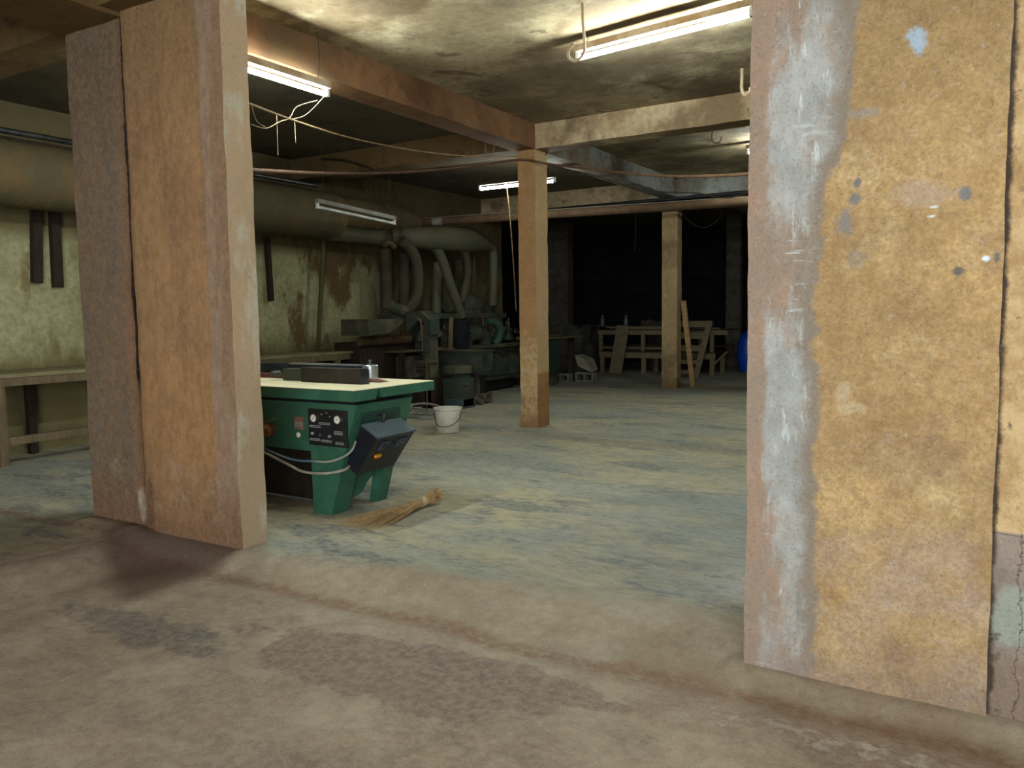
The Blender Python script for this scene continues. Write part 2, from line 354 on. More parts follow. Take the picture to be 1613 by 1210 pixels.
MT['dark_beam'] = mat_ceiling('dark_beam_concrete', (96, 76, 40), (108, 84, 44), (74, 60, 36), 1.6)  # darker copy of the beam colour, with the soffits' shade painted in
MT['cross_beam'] = mat_ceiling('cross_beam_concrete', (168, 144, 98), (186, 164, 116), (150, 122, 80), 1.6)
MT['blue_beam'] = mat_ceiling('pale_beam_concrete', (128, 130, 112), (148, 148, 126), (104, 98, 80), 2)
MT['green'] = simple('green_enamel', (40, 84, 64), (50, 96, 74), 5, .5, spec=.5, bump=.05)
MT['green2'] = simple('dusty_green_enamel', (32, 64, 52), (52, 68, 54), 3, .6, spec=.4, bump=.08)
MT['cream'] = simple('cream_table_top', (222, 214, 178), (210, 204, 172), 4, .55, bump=.03)
MT['navy'] = simple('navy_black_enamel', (16, 20, 29), (20, 26, 36), 5, .4, spec=.5, bump=.05)
MT['slate'] = simple('slate_enamel', (49, 66, 73), (59, 76, 83), 8, .5, spec=.5, bump=.05)
MT['black'] = simple('black_metal', (20, 21, 24), (30, 31, 34), 5, .5, spec=.4)
MT['blackbrown'] = simple('brown_black_fence', (37, 30, 25), (49, 40, 32), 12, .6)
MT['chrome'] = simple('worn_chrome', (190, 196, 200), (150, 158, 166), 8, .22, 1.0, .5, bump=.02)
MT['brushed'] = simple('brushed_steel', (176, 182, 186), (150, 158, 164), 8, .32, .75, .5, bump=.02)
MT['steel'] = simple('dull_steel', (90, 91, 88), (66, 64, 58), 7, .45, .8, .5)
MT['dusty'] = simple('dusty_machine_grey', (55, 58, 46), (88, 81, 61), 4, .8)
MT['dusty_green'] = simple('dusty_machine_green', (46, 56, 47), (68, 68, 54), 3.5, .75)
MT['duct'] = simple('dusty_duct', (80, 73, 50), (98, 80, 51), 2.5, .85)
MT['duct_green'] = simple('dusty_green_duct', (72, 72, 56), (84, 77, 56), 3, .7)
MT['duct_dark'] = simple('dark_dusty_hose', (56, 52, 38), (72, 62, 42), 3, .85)
MT['trunk'] = simple('brown_dusty_pipe', (69, 51, 34), (83, 64, 44), 3, .85)
MT['wood'] = simple('raw_wood', (138, 110, 70), (158, 130, 88), 3, .85, st=(1, 1, 6))
MT['wood_old'] = simple('old_grey_wood', (92, 80, 58), (112, 96, 70), 3, .9, st=(1, 6, 1))
MT['wood_back'] = simple('dim_back_wood', (104, 94, 70), (118, 106, 80), 3, .9, st=(1, 1, 6))  # greyer copy of the raw wood, darkened for the dim back bay
MT['wood_dark'] = simple('dark_wood', (41, 30, 22), (52, 40, 28), 4, .9, st=(6, 6, 1))
MT['bench_top'] = simple('dusty_bench_top', (128, 120, 88), (112, 104, 74), 3, .9)
MT['red_strip'] = simple('reddish_brown_insert', (98, 58, 52), (78, 44, 40), 14, .75, st=(1, 6, 6))
MT['straw'] = simple('straw', (176, 150, 104), (142, 110, 72), 20, .85, st=(1, 1, 1))
MT['twine'] = simple('twine', (172, 158, 120), (150, 134, 98), 30, .9)
MT['white_plastic'] = simple('white_plastic', (214, 212, 200), (196, 192, 176), 6, .5, bump=.02)
MT['grey_metal'] = simple('grey_painted_metal', (127, 124, 112), (108, 100, 83), 6, .6)
MT['batten'] = simple('dusty_white_batten', (172, 156, 130), (140, 116, 88), 5, .7)
MT['wire'] = simple('dark_wire', (46, 38, 30), (58, 46, 34), 9, .8)
MT['rope'] = simple('dusty_rope', (150, 124, 88), (118, 92, 62), 14, .9)
MT['brown_cable'] = simple('dusty_cable', (78, 56, 40), (96, 70, 50), 8, .85)
MT['cobweb'] = simple('cobweb', (168, 150, 112), (140, 122, 88), 12, .95)
MT['rust'] = simple('rusty_iron', (120, 98, 76), (92, 70, 52), 12, .75, .3)
MT['hose'] = simple('pale_grey_hose', (148, 148, 134), (120, 116, 100), 8, .7)
MT['blue_hose'] = simple('blue_hose', (74, 104, 128), (90, 110, 120), 8, .6)
MT['copper'] = simple('worn_copper', (140, 92, 64), (110, 74, 52), 9, .45, .5)
MT['print'] = simple('pale_print', (150, 156, 150), (120, 126, 120), 40, .7)
MT['yellow'] = simple('yellow_handle', (214, 160, 40), (190, 134, 40), 12, .5)
MT['red'] = simple('red_handle', (120, 36, 28), (110, 40, 30), 9, .5)
MT['brown_plate'] = simple('brown_plate', (112, 88, 66), (96, 76, 58), 20, .6)
MT['block'] = simple('cement_block', (94, 94, 84), (112, 110, 98), 9, .95)
MT['blue_plastic'] = simple('blue_plastic', (18, 66, 170), (24, 78, 186), 5, .4, spec=.5, bump=.02)
MT['cloth'] = simple('dark_tarpaulin', (52, 50, 46), (70, 66, 58), 4, .9)
def mat_glass():
    n = N('dusty_bottle_plastic'); n.b.inputs['Transmission Weight'].default_value = .5
    return n.done(lin((120, 126, 128)), .3, spec=.5)
MT['bottle'] = mat_glass()
def mat_tube(k=1):
    n = N('lit_fluorescent_tube')
    n.b.inputs['Emission Color'].default_value = TUBE_COL; n.b.inputs['Emission Strength'].default_value = TUBE_POWER*k
    return n.done((.9, .9, .9), .4)
MT['tube'] = mat_tube(); MT['tube_dim'] = mat_tube(.5)
MT['tube_off'] = simple('unlit_tube', (196, 200, 196), (170, 172, 164), 6, .3, bump=.02)

# ------------------------------------------------------------------ mesh builders
def new(): return bmesh.new()
def V(*a): return Vector(a)
def box(bm, x0, x1, y0, y1, z0, z1, bev=0.0):
    vs = [bm.verts.new(p) for p in ((x0,y0,z0),(x1,y0,z0),(x1,y1,z0),(x0,y1,z0),(x0,y0,z1),(x1,y0,z1),(x1,y1,z1),(x0,y1,z1))]
    fs = [bm.faces.new([vs[i] for i in q]) for q in ((3,2,1,0),(4,5,6,7),(0,1,5,4),(1,2,6,5),(2,3,7,6),(3,0,4,7))]
    if bev:
        es = list({e for f in fs for e in f.edges})
        bmesh.ops.bevel(bm, geom=es, offset=bev, segments=2, affect='EDGES', profile=.6)
    return bm
def hexa(bm, lo, hi):
    """solid from four lower and four upper points in the same order"""
    a = [bm.verts.new(p) for p in lo]; b = [bm.verts.new(p) for p in hi]
    n = len(a)
    bm.faces.new(a[::-1]); bm.faces.new(b)
    for i in range(n): bm.faces.new((a[i], a[(i+1) % n], b[(i+1) % n], b[i]))
    return bm
def bar(bm, p, q, w, h, upv=(0, 0, 1)):
    """a straight timber or bar from p to q, w wide, h high"""
    p, q = Vector(p), Vector(q); d = (q-p).normalized(); u = Vector(upv)
    s = d.cross(u)
    if s.length < 1e-4: s = d.cross(Vector((1, 0, 0)))
    s.normalize(); u = s.cross(d).normalized()
    c = [(-1,-1), (1,-1), (1,1), (-1,1)]
    return hexa(bm, [p+s*a*w/2+u*b*h/2 for a, b in c], [q+s*a*w/2+u*b*h/2 for a, b in c])
def smooth_path(pts, sub):
    pts = [Vector(p) for p in pts]
    if sub <= 1: return pts
    out = []
    for i in range(len(pts)-1):
        p0 = pts[max(i-1, 0)]; p1 = pts[i]; p2 = pts[i+1]; p3 = pts[min(i+2, len(pts)-1)]
        for k in range(sub):
            t = k/sub
            out.append(.5*((2*p1)+(p2-p0)*t+(2*p0-5*p1+4*p2-p3)*t*t+(-p0+3*p1-3*p2+p3)*t*t*t))
    return out+[pts[-1]]
def tube(bm, pts, r, seg=10, sub=6, cap=True, ridge=0.0):
    """round tube along pts; r a number or one radius per given point"""
    path = smooth_path(pts, sub); n = len(path)
    if isinstance(r, (list, tuple)):
        rr = []
        for i in range(n):
            t = i/(n-1)*(len(r)-1); k = min(int(t), len(r)-2) if len(r) > 1 else 0
            rr.append(r[k]+(r[min(k+1, len(r)-1)]-r[k])*(t-k))
    else: rr = [r]*n
    if ridge: rr = [x*(1+ridge*(1 if i % 2 else -1)) for i, x in enumerate(rr)]
    t0 = (path[1]-path[0]).normalized(); u = t0.orthogonal().normalized(); rings = []
    for i, p in enumerate(path):
        t = (path[min(i+1, n-1)]-path[max(i-1, 0)]).normalized()
        u = (u-t*u.dot(t)).normalized(); w = t.cross(u)
        rings.append([bm.verts.new(p+(u*math.cos(2*math.pi*k/seg)+w*math.sin(2*math.pi*k/seg))*rr[i]) for k in range(seg)])
    for a, b in zip(rings, rings[1:]):
        for k in range(seg): bm.faces.new((a[k], a[(k+1) % seg], b[(k+1) % seg], b[k]))
    if cap: bm.faces.new(rings[0][::-1]); bm.faces.new(rings[-1])
    return bm
def cyl(bm, p, q, r0, r1=None, seg=16): return tube(bm, [p, q], [r0, r0 if r1 is None else r1], seg, 1)
def lathe(bm, c, prof, seg=24, axis=(0, 0, 1)):
    """profile of (radius, height) turned round an axis through c"""
    a = Vector(axis).normalized(); u = a.orthogonal().normalized(); w = a.cross(u); c = Vector(c)
    rings = [[bm.verts.new(c+a*h+(u*math.cos(2*math.pi*k/seg)+w*math.sin(2*math.pi*k/seg))*max(r, 1e-4)) for k in range(seg)] for r, h in prof]
    for x, y in zip(rings, rings[1:]):
        for k in range(seg): bm.faces.new((x[k], x[(k+1) % seg], y[(k+1) % seg], y[k]))
    bm.faces.new(rings[0][::-1]); bm.faces.new(rings[-1])
    return bm
def prism(bm, poly, a, b, axis='y'):
    """polygon in the other two axes, pushed from a to b along the axis"""
    def pt(p, t): return {'y': (p[0], t, p[1]), 'x': (t, p[0], p[1]), 'z': (p[0], p[1], t)}[axis]
    lo = [bm.verts.new(pt(p, a)) for p in poly]; hi = [bm.verts.new(pt(p, b)) for p in poly]
    bm.faces.new(lo); bm.faces.new(hi[::-1]); n = len(poly)
    for i in range(n): bm.faces.new((lo[i], hi[i], hi[(i+1) % n], lo[(i+1) % n]))
    return bm
def torus(bm, c, axis, R0, r, seg=20, ms=6):
    a = Vector(axis).normalized(); u = a.orthogonal().normalized(); w = a.cross(u); c = Vector(c); rings = []
    for k in range(seg):
        d = u*math.cos(2*math.pi*k/seg)+w*math.sin(2*math.pi*k/seg)
        rings.append([bm.verts.new(c+d*(R0+r*math.cos(2*math.pi*j/ms))+a*r*math.sin(2*math.pi*j/ms)) for j in range(ms)])
    for k in range(seg):
        x, y = rings[k], rings[(k+1) % seg]
        for j in range(ms): bm.faces.new((x[j], x[(j+1) % ms], y[(j+1) % ms], y[j]))
    return bm
def rough_box(bm, x0, x1, y0, y1, z0, z1, res, amp, seed=0, sc=2.5):
    """a block with slightly uneven faces and worn arrises"""
    n = [max(1, round((b-a)/res)) for a, b in ((x0,x1),(y0,y1),(z0,z1))]; vd = {}
    off = Vector((seed*3.1, seed*1.7, seed*2.3))
    def g(i, j, k):
        if (i, j, k) not in vd:
            p = Vector((x0+(x1-x0)*i/n[0], y0+(y1-y0)*j/n[1], z0+(z1-z0)*k/n[2]))
            q = p*sc+off
            d = noise.noise_vector(q)*amp+noise.noise_vector(q*4)*amp*.45
            vd[(i, j, k)] = bm.verts.new(p+d)
        return vd[(i, j, k)]
    for i in range(n[0]):
        for j in range(n[1]):
            bm.faces.new((g(i,j,0), g(i,j+1,0), g(i+1,j+1,0), g(i+1,j,0))); bm.faces.new((g(i,j,n[2]), g(i+1,j,n[2]), g(i+1,j+1,n[2]), g(i,j+1,n[2])))
    for i in range(n[0]):
        for k in range(n[2]):
            bm.faces.new((g(i,0,k), g(i+1,0,k), g(i+1,0,k+1), g(i,0,k+1))); bm.faces.new((g(i,n[1],k), g(i,n[1],k+1), g(i+1,n[1],k+1), g(i+1,n[1],k)))
    for j in range(n[1]):
        for k in range(n[2]):
            bm.faces.new((g(0,j,k), g(0,j,k+1), g(0,j+1,k+1), g(0,j+1,k))); bm.faces.new((g(n[0],j,k), g(n[0],j+1,k), g(n[0],j+1,k+1), g(n[0],j,k+1)))
    return bm

def root(name, loc, label, cat, group=None):
    o = bpy.data.objects.new(name, None); SC.collection.objects.link(o)
    o.location = loc; o.empty_display_size = .1; tag(o, label, cat, group); return o
def tag(o, label, cat, group=None, kind=None):
    o['label'] = label; o['category'] = cat
    if group: o['group'] = group
    if kind: o['kind'] = kind
    return o
def world_loc(o):
    v = Vector(o.location)
    while o.parent: o = o.parent; v += Vector(o.location)
    return v
def obj(name, bm, mat, parent=None, smooth=38, origin=None):
    me = bpy.data.meshes.new(name)
    bmesh.ops.recalc_face_normals(bm, faces=bm.faces); bm.to_mesh(me); bm.free()
    o = bpy.data.objects.new(name, me); SC.collection.objects.link(o)
    me.materials.append(M(mat))
    for p in me.polygons: p.use_smooth = True
    me.set_sharp_from_angle(angle=R(smooth))
    if parent:
        o.parent = parent; me.transform(Matrix.Translation(-world_loc(parent)))
    elif origin is not None:
        me.transform(Matrix.Translation(-Vector(origin))); o.location = origin
    return o
def struct(name, bm, mat, label=None, cat=None, smooth=38):
    o = obj(name, bm, mat, None, smooth); o['kind'] = 'structure'
    if label: o['label'] = label; o['category'] = cat
    return o
def copy_tree(o, parent=None):
    c = o.copy(); SC.collection.objects.link(c)
    if parent: c.parent = parent
    for ch in list(o.children): copy_tree(ch, c)
    return c

# ------------------------------------------------------------------ the setting
def floor_z(x, y):
    sm = lambda t: max(0, min(1, t))**2*(3-2*max(0, min(1, t)))
    w = noise.noise(Vector((x*1.3, y*1.3, 0)))*.05
    yt = 3.24+(x+3.2)*.11 if x > -3.9 else 3.2
    a = sm((y-2.98-w)/(yt+.12-2.98))
    b = sm((-4.42-x+w*2)/.42) if y < 3.5 else 0
    h = max(a, b)
    z = ZI*h
    z += noise.noise(Vector((x*2.1, y*2.1, 3)))*.006+noise.noise(Vector((x*7, y*7, 5)))*.0025
    # dirt banked up against the foot of the pier and the wall
    if -5.4 < x < -3.8 and y < 3.3: z += .035*math.exp(-((y-3.12)/.12)**2)
    if x > -.95 and y < 3.3: z += .03*math.exp(-((y-3.2)/.07)**2)
    return z
def axis_steps(pts):
    out = []
    for (a, b, st) in pts:
        n = max(1, round((b-a)/st)); out += [a+(b-a)*i/n for i in range(n)]
    return out+[pts[-1][1]]
bm = new()
xs = axis_steps([(-14, -8.9, .5), (-8.9, -5.6, .15), (-5.6, .6, .05), (.6, 5, .3)])
ys = axis_steps([(-5, .6, .3), (.6, 4.2, .04), (4.2, 9, .12), (9, 21.1, .4)])
gv = [[bm.verts.new((x, y, floor_z(x, y))) for y in ys] for x in xs]
for i in range(len(xs)-1):
    for j in range(len(ys)-1): bm.faces.new((gv[i][j], gv[i+1][j], gv[i+1][j+1], gv[i][j+1]))
struct('floor', bm, 'floor', smooth=180)

ZC = 3.741; ZB = 3.452
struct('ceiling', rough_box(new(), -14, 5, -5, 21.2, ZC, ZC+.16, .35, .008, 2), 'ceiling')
struct('wall_left', rough_box(new(), -9.1, -8.8, -5, 14.1, -.05, ZC+.02, .2, .008, 4), 'wall_left')
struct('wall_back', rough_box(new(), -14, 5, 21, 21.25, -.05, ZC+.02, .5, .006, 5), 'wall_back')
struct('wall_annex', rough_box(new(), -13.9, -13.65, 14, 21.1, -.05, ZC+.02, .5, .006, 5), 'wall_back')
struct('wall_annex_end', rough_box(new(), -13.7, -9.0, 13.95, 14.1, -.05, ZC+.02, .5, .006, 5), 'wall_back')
struct('wall_side', rough_box(new(), 3.6, 3.85, -5, 21.1, -.05, ZC+.02, .4, .006, 6), 'wall_left')
struct('wall_right', rough_box(new(), -.854, .0, 3.2, 3.42, -.05, ZC+.02, .035, .007, 7, 3), 'wall_right')
bm = rough_box(new(), -.035, 3.7, 3.222, 3.42, .7, ZC+.02, .06, .02, 8, 4)
rough_box(bm, -.035, 3.7, 3.222, 3.42, -.05, .71, .06, .012, 9, 4)
struct('wall_right_end', bm, 'stone')

# pier on the left: an old column strip with a later plastered pier built against it
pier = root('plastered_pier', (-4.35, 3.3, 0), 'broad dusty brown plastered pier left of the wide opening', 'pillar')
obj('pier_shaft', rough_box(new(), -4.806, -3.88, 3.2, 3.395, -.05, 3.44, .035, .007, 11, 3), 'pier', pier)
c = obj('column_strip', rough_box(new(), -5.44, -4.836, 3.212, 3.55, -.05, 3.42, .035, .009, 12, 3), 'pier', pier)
c['label'] = 'greyer strip of old column beyond the vertical crack'
p = root('concrete_pillar', (-4.93, 8.64, ZI), 'ochre square concrete pillar standing alone mid-floor under the beam crossing', 'pillar')
obj('shaft', rough_box(new(), -5.057, -4.814, 8.492, 8.786, ZI-.04, ZB+.01, .05, .006, 13, 4), 'pillar', p)
p = root('concrete_pillar', (-5.14, 14.15, ZI), 'grey-brown concrete pillar farther back with a plank leaning beside it', 'pillar')
obj('shaft', rough_box(new(), -5.309, -5.018, 14.01, 14.235, ZI-.04, ZB+.02, .06, .006, 14, 4), 'far_pillar', p)
p = root('concrete_pillar', (-5.2, 19.2, ZI), 'dim concrete pillar with pale worn patch behind the blue drum', 'pillar')
obj('shaft', rough_box(new(), -5.60, -5.26, 19.0, 19.2, ZI-.04, ZC+.02, .08, .006, 15, 4), 'dark_pillar', p)
p = root('concrete_pillar', (-9.9, 18.2, ZI), 'very dark brown pillar just right of the ochre pillar, in the back bay', 'pillar')
obj('shaft', rough_box(new(), -9.86, -9.3, 18.0, 18.3, ZI-.04, ZC+.02, .1, .006, 16, 4), 'dark_pillar', p)

# beams
def beam(x0, x1, y0, y1, z0, mat, seed, label):
    o = struct('ceiling_beam', rough_box(new(), x0, x1, y0, y1, z0, ZC+.03, .07, .007, seed, 3), mat, label, 'beam')
beam(-5.10, -4.814, 3.44, 8.50, ZB, 'beam', 21, 'long brown concrete beam running back from the pier to the ochre pillar')
beam(-5.10, -4.814, 8.50, 13.38, ZB, 'blue_beam', 22, 'grey beam running on behind the ochre pillar')
beam(-4.814, 3.6, 8.492, 8.78, ZB, 'cross_beam', 23, 'pale concrete cross beam from the ochre pillar to the right')
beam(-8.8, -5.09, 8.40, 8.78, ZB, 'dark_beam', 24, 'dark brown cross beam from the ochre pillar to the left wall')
beam(-4.82, 3.6, 13.35, 13.7, ZB, 'blue_beam', 25, 'grey-green cross beam far back over the right bay')
beam(-8.8, -4.82, 13.35, 13.7, ZB, 'cross_beam', 26, 'yellowish cross beam far back over the left bay')
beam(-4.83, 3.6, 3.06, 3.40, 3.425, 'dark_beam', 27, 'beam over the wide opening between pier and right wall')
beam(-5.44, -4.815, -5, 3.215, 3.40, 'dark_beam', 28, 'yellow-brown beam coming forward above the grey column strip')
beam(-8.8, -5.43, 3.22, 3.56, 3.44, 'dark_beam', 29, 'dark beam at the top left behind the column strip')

# ------------------------------------------------------------------ fluorescent lights
def light_fitting(loc, ang, length, label, lit='tube', mat='batten', hang=None, tilt=0, zc=ZC):
    """batten along local X with the tube below; loc is the middle of the tube"""
    r = root('fluorescent_light', loc, label, 'light', None)
    l = Vector(loc); h = length/2
    def T(bm):
        bmesh.ops.rotate(bm, cent=l, matrix=Matrix.Rotation(ang, 3, 'Z') @ Matrix.Rotation(tilt, 3, 'Y'), verts=bm.verts); return bm
    x, y, z = l
    obj('batten', T(box(new(), x-h-.02, x+h+.02, y-.03, y+.03, z+.045, z+.10, .006)), mat, r)
    obj('tube', T(cyl(new(), (x-h+.02, y, z), (x+h-.02, y, z), .019, None, 12)), lit, r)
    for s in (-1, 1):
        bm = box(new(), x+s*h-.014, x+s*h+.014, y-.018, y+.018, z-.02, z+.05, .004)
        e = obj('lamp_holder', T(bm), 'white_plastic', r)
    if hang:
        for s in (-.45, .42):
            d = Matrix.Rotation(ang, 3, 'Z') @ Matrix.Rotation(tilt, 3, 'Y') @ Vector((s*length, 0, .1))
            obj('hanging_wire', tube(new(), [l+d, l+d+Vector((.02, .01, (zc-z-.1)*.5)), Vector((x+d.x+.01, y+d.y, zc+.01))], .003, 5, 3), 'wire', r)
    return r
light_fitting((-4.72, 4.30, 3.285), R(90), 1.25, 'lit strip light under the brown beam beside the pier', hang=True, zc=ZB if False else ZC)
a2 = math.atan2(5.86-6.06, -1.57-(-3.02))
light_fitting((-2.295, 5.96, 3.57), a2, 1.47, 'long bright strip light at the top beside the large ceiling hook', hang=True)
light_fitting((-5.78, 9.66, 3.265), 0, 1.2, lit='tube_dim', label='small lit strip light seen either side of the ochre pillar top', mat='wire', hang=True)
light_fitting((-2.37, 11.0, 3.60), 0, 1.2, 'lit strip light mostly hidden behind the right wall edge')
pa, pb = at(500, 326, 'z', 2.83), at(621, 352, 'z', 2.78)
d = pb-pa
light_fitting(tuple((pa+pb)/2), math.atan2(d.y, d.x), d.length, 'unlit dusty strip light hanging on two wires before the duct', lit='tube_off', mat='grey_metal', hang=True, tilt=math.asin(-d.z/d.length))

# ------------------------------------------------------------------ hooks, cables, cobwebs
def hook(pts, r, label, origin):
    bm = tube(new(), pts, r, 8, 6)
    tag(obj('ceiling_hook', bm, 'batten' if r > .008 else 'rust', None, origin=origin), label, 'hook', 'ceiling hooks')
h0 = at(918, 6, 'z', ZC)
s = RT
hook([h0+V(0,0,.02), h0+V(0,0,-.12), h0+V(0,0,-.30)+s*.012, h0+V(0,0,-.37)-s*.01, h0+V(0,0,-.405)-s*.06, h0+V(0,0,-.375)-s*.105, h0+V(0,0,-.33)-s*.105, h0+V(0,0,-.28)-s*.075], .0115, 'large iron hook hanging near the end of the long bright strip light', h0)
h0 = at(1169, 108, 'z', ZC)
hook([h0+V(0,0,.02), h0+V(0,0,-.08), h0+V(0,0,-.19), h0+V(0,0,-.235)+s*.03, h0+V(0,0,-.215)+s*.07, h0+V(0,0,-.17)+s*.08], .016, 'thick pale hook under the ceiling close to the right wall edge', h0)
h0 = at(1124, 206, 'z', ZC)
hook([h0+V(0,0,.02), h0+V(0,0,-.05)-s*.02, h0+V(0,0,-.12)-s*.015, h0+V(0,0,-.155)+s*.04, h0+V(0,0,-.12)+s*.09, h0+V(0,0,-.07)+s*.10], .009, 'dark open hook behind the pale cross beam', h0)
h0 = at(764, 224, 'z', ZB)
hook([h0+V(0,0,.02), h0+V(0,0,-.08), h0+V(0,0,-.14)+s*.03, h0+V(0,0,-.14)+s*.07, h0+V(0,0,-.06)+s*.10, h0+V(0,0,.02)+s*.10], .006, 'thin pale loop under the brown beam near the ochre pillar', h0)

def cable(pts, r, mat, label, sub=8, name='cable', cat='cable'):
    p = [Vector(q) for q in pts]
    return tag(obj(name, tube(new(), p, r, 6, sub), mat, None, origin=p[0]), label, cat)
Yp = 8.45
cable([at(385, 160, 'y', 3.45), at(470, 192, 'y', 4.6), at(560, 219, 'y', 5.8), at(660, 238, 'y', 7.0), at(740, 246, 'y', 7.9), at(818, 247, 'y', 8.46)], .008, 'rope', 'pale rope sagging from the pier to the ochre pillar top', name='rope', cat='rope')
cable([at(396, 268, 'y', 4.0), at(520, 273, 'y', 5.5), at(640, 271, 'y', 6.9), at(740, 262, 'y', 7.9), at(815, 252, 'y', 8.45), at(848, 255, 'y', 8.46), at(868, 259, 'y', 8.6), at(960, 270, 'y', 8.2), at(1060, 278, 'y', 7.6), at(1184, 274, 'y', 6.9), at(1330, 262, 'y', 6.2)], .014, 'brown_cable', 'dusty brown cable looped across the face of the ochre pillar')
cable([V(-4.76, 8.72, 3.46), at(861, 258, 'y', 8.84), at(930, 275, 'y', 9.0), at(1010, 298, 'y', 9.3), at(1090, 304, 'y', 9.4), at(1184, 300, 'y', 9.3), V(-1.2, 9.3, 3.71)], .007, 'wire', 'thin dark cable sagging right from the back of the ochre pillar')
cable([at(797, 282, 'y', 9.7), at(803, 340, 'y', 9.7), at(809, 420, 'y', 9.7), at(813, 490, 'y', 9.8)], .006, 'rope', 'thin pull cord hanging beside the ochre pillar', name='cord', cat='cord')
cable([at(1001, 333, 'y', 13.66)*1+V(0,0,.06), at(1001, 360, 'y', 13.66), at(1000, 395, 'y', 13.66)], .005, 'wire', 'short wire hanging in front of the dark back bay')
cable([at(1075, 335, 'y', 14.0), at(1090, 352, 'y', 14.1), at(1112, 358, 'y', 14.3), at(1135, 338, 'y', 14.4), V(-4.6, 14.5, 3.725)], .006, 'wire', 'loop of wire drooping beside the grey-brown pillar head')
cable([at(505, 250, 'y', 8.3), at(540, 252, 'y', 8.3), at(575, 262, 'y', 8.3), at(600, 275, 'y', 8.3)], .012, 'wire', 'dark bent cable under the left cross beam')
# black service pipes under the far beam
for dz, dy, lab in ((.0, 0, 'black service pipe under the far beam, upper of two'), (-.09, .06, 'black service pipe under the far beam, lower of two')):
    a, b = V(-8.75, 13.2+dy, 3.40+dz), V(1.5, 13.2+dy, 3.40+dz)
    tag(obj('service_pipe', cyl(new(), a, b, .028, None, 10), 'black', None, origin=a), lab, 'pipe')
a, b = V(-8.3, 3.7, 3.33), V(-8.3, 8.4, 3.33)
tag(obj('service_pipe', cyl(new(), a, b, .03, None, 10), 'steel', None, origin=a), 'thin metal pipe running above the big duct along the left wall', 'pipe')
a = V(-8.55, 3.7, 3.27)
tag(obj('wall_batten', box(new(), -8.62, -8.4, 3.6, 8.4, 3.24, 3.30, .004), 'wood_dark', None, origin=a), 'dark timber batten lying above the big duct', 'timber')

def web(chains, label):
    bm = new()
    for ch in chains: tube(bm, ch, .0026, 4, 5)
    tag(obj('cobweb', bm, 'cobweb'), label, 'cobweb', None, 'stuff')
jit = lambda p, k=.02: Vector(p)+Vector((random.uniform(-k, k), random.uniform(-k, k), random.uniform(-k, k)))
e0 = V(-4.72, 4.90, 3.27)
w1 = [e0, at(480, 182, 'y', 4.75), at(445, 190, 'y', 4.5), at(420, 202, 'y', 4.2), at(396, 196, 'y', 3.9)]
w2 = [at(500, 158, 'y', 4.85), at(468, 168, 'y', 4.6), at(455, 186, 'y', 4.5), at(430, 178, 'y', 4.3)]
web([w1, w2, [at(436, 182, 'y', 4.4), at(437, 212, 'y', 4.4), at(438, 245, 'y', 4.42)], [at(464, 188, 'y', 4.6), at(466, 225, 'y', 4.6)], [at(396, 165, 'y', 3.8), at(404, 190, 'y', 3.9), at(418, 200, 'y', 4.2)]], 'dusty cobweb strands hanging from the end of the strip light by the pier')
web([[at(463, 14, 'z', ZC-.01), at(455, 55, 'y', 5.0), at(440, 85, 'y', 4.7), at(422, 107, 'y', 4.4)], [at(465, 15, 'z', ZC-.01), at(470, 38, 'y', 5.0)], [at(600, 62, 'z', ZC-.01), at(575, 76, 'y', 5.7), at(545, 84, 'y', 5.5), at(530, 102, 'y', 5.4)]], 'dusty cobweb threads hanging from the ceiling along the brown beam')

# ------------------------------------------------------------------ dust extraction
duct = root('extraction_duct', (-8.3, 6.5, 2.92), 'large ribbed dust duct running high along the left wall', 'duct')
bm = new(); path = []; rr = []
n = 150
for i in range(n+1): path.append((-8.3, 1.5+(8.55-1.5)*i/n, 2.925)); rr.append(.329 if i % 2 else .311)
tube(bm, path, rr, 28, 1)
obj('ribbed_pipe', bm, 'duct', duct, 60)
obj('collar', tube(new(), [(-8.3, 8.5, 2.925), (-8.3, 8.6, 2.925), (-8.3, 8.68, 2.93)], [.33, .34, .32], 28, 1), 'duct', duct)
obj('upper_pipe', tube(new(), [(-8.3, 8.62, 3.0), (-8.3, 9.3, 3.02), (-8.3, 9.95, 3.03)], [.235, .225, .22], 24, 4), 'duct', duct)
for y in (9.55, 9.75, 9.93): obj('clamp_ring', torus(new(), (-8.3, y, 3.025), (0, 1, 0), .225, .014, 24, 6), 'duct', duct)
obj('reducer', tube(new(), [(-8.3, 9.95, 3.03), (-8.3, 10.2, 3.03), (-8.29, 10.75, 3.02)], [.22, .20, .085], 24, 3), 'duct', duct)
obj('lower_pipe', tube(new(), [(-8.28, 8.6, 2.69), (-8.24, 9.4, 2.69), (-8.1, 10.0, 2.70)], [.115, .11, .12], 20, 4), 'duct_green', duct)
ta, tb = V(-8.3, 10.7, 3.02), V(1.0, 12.1, 3.02)
tr = root('trunk_pipe', ta, 'straight brown pipe crossing from the duct reducer to the right', 'pipe')
obj('pipe', cyl(new(), ta, tb, .066, .066, 18), 'trunk', tr)
obj('wire', tube(new(), [ta+V(0,0,.069), (ta+tb)/2+V(0,0,.069), tb+V(0,0,.069)], .006, 5, 2), 'grey_metal', tr)
obj('joint_sleeve', cyl(new(), ta+V(.28,.042,0), ta+V(.46,.069,0), .070, None, 18), 'grey_metal', tr)

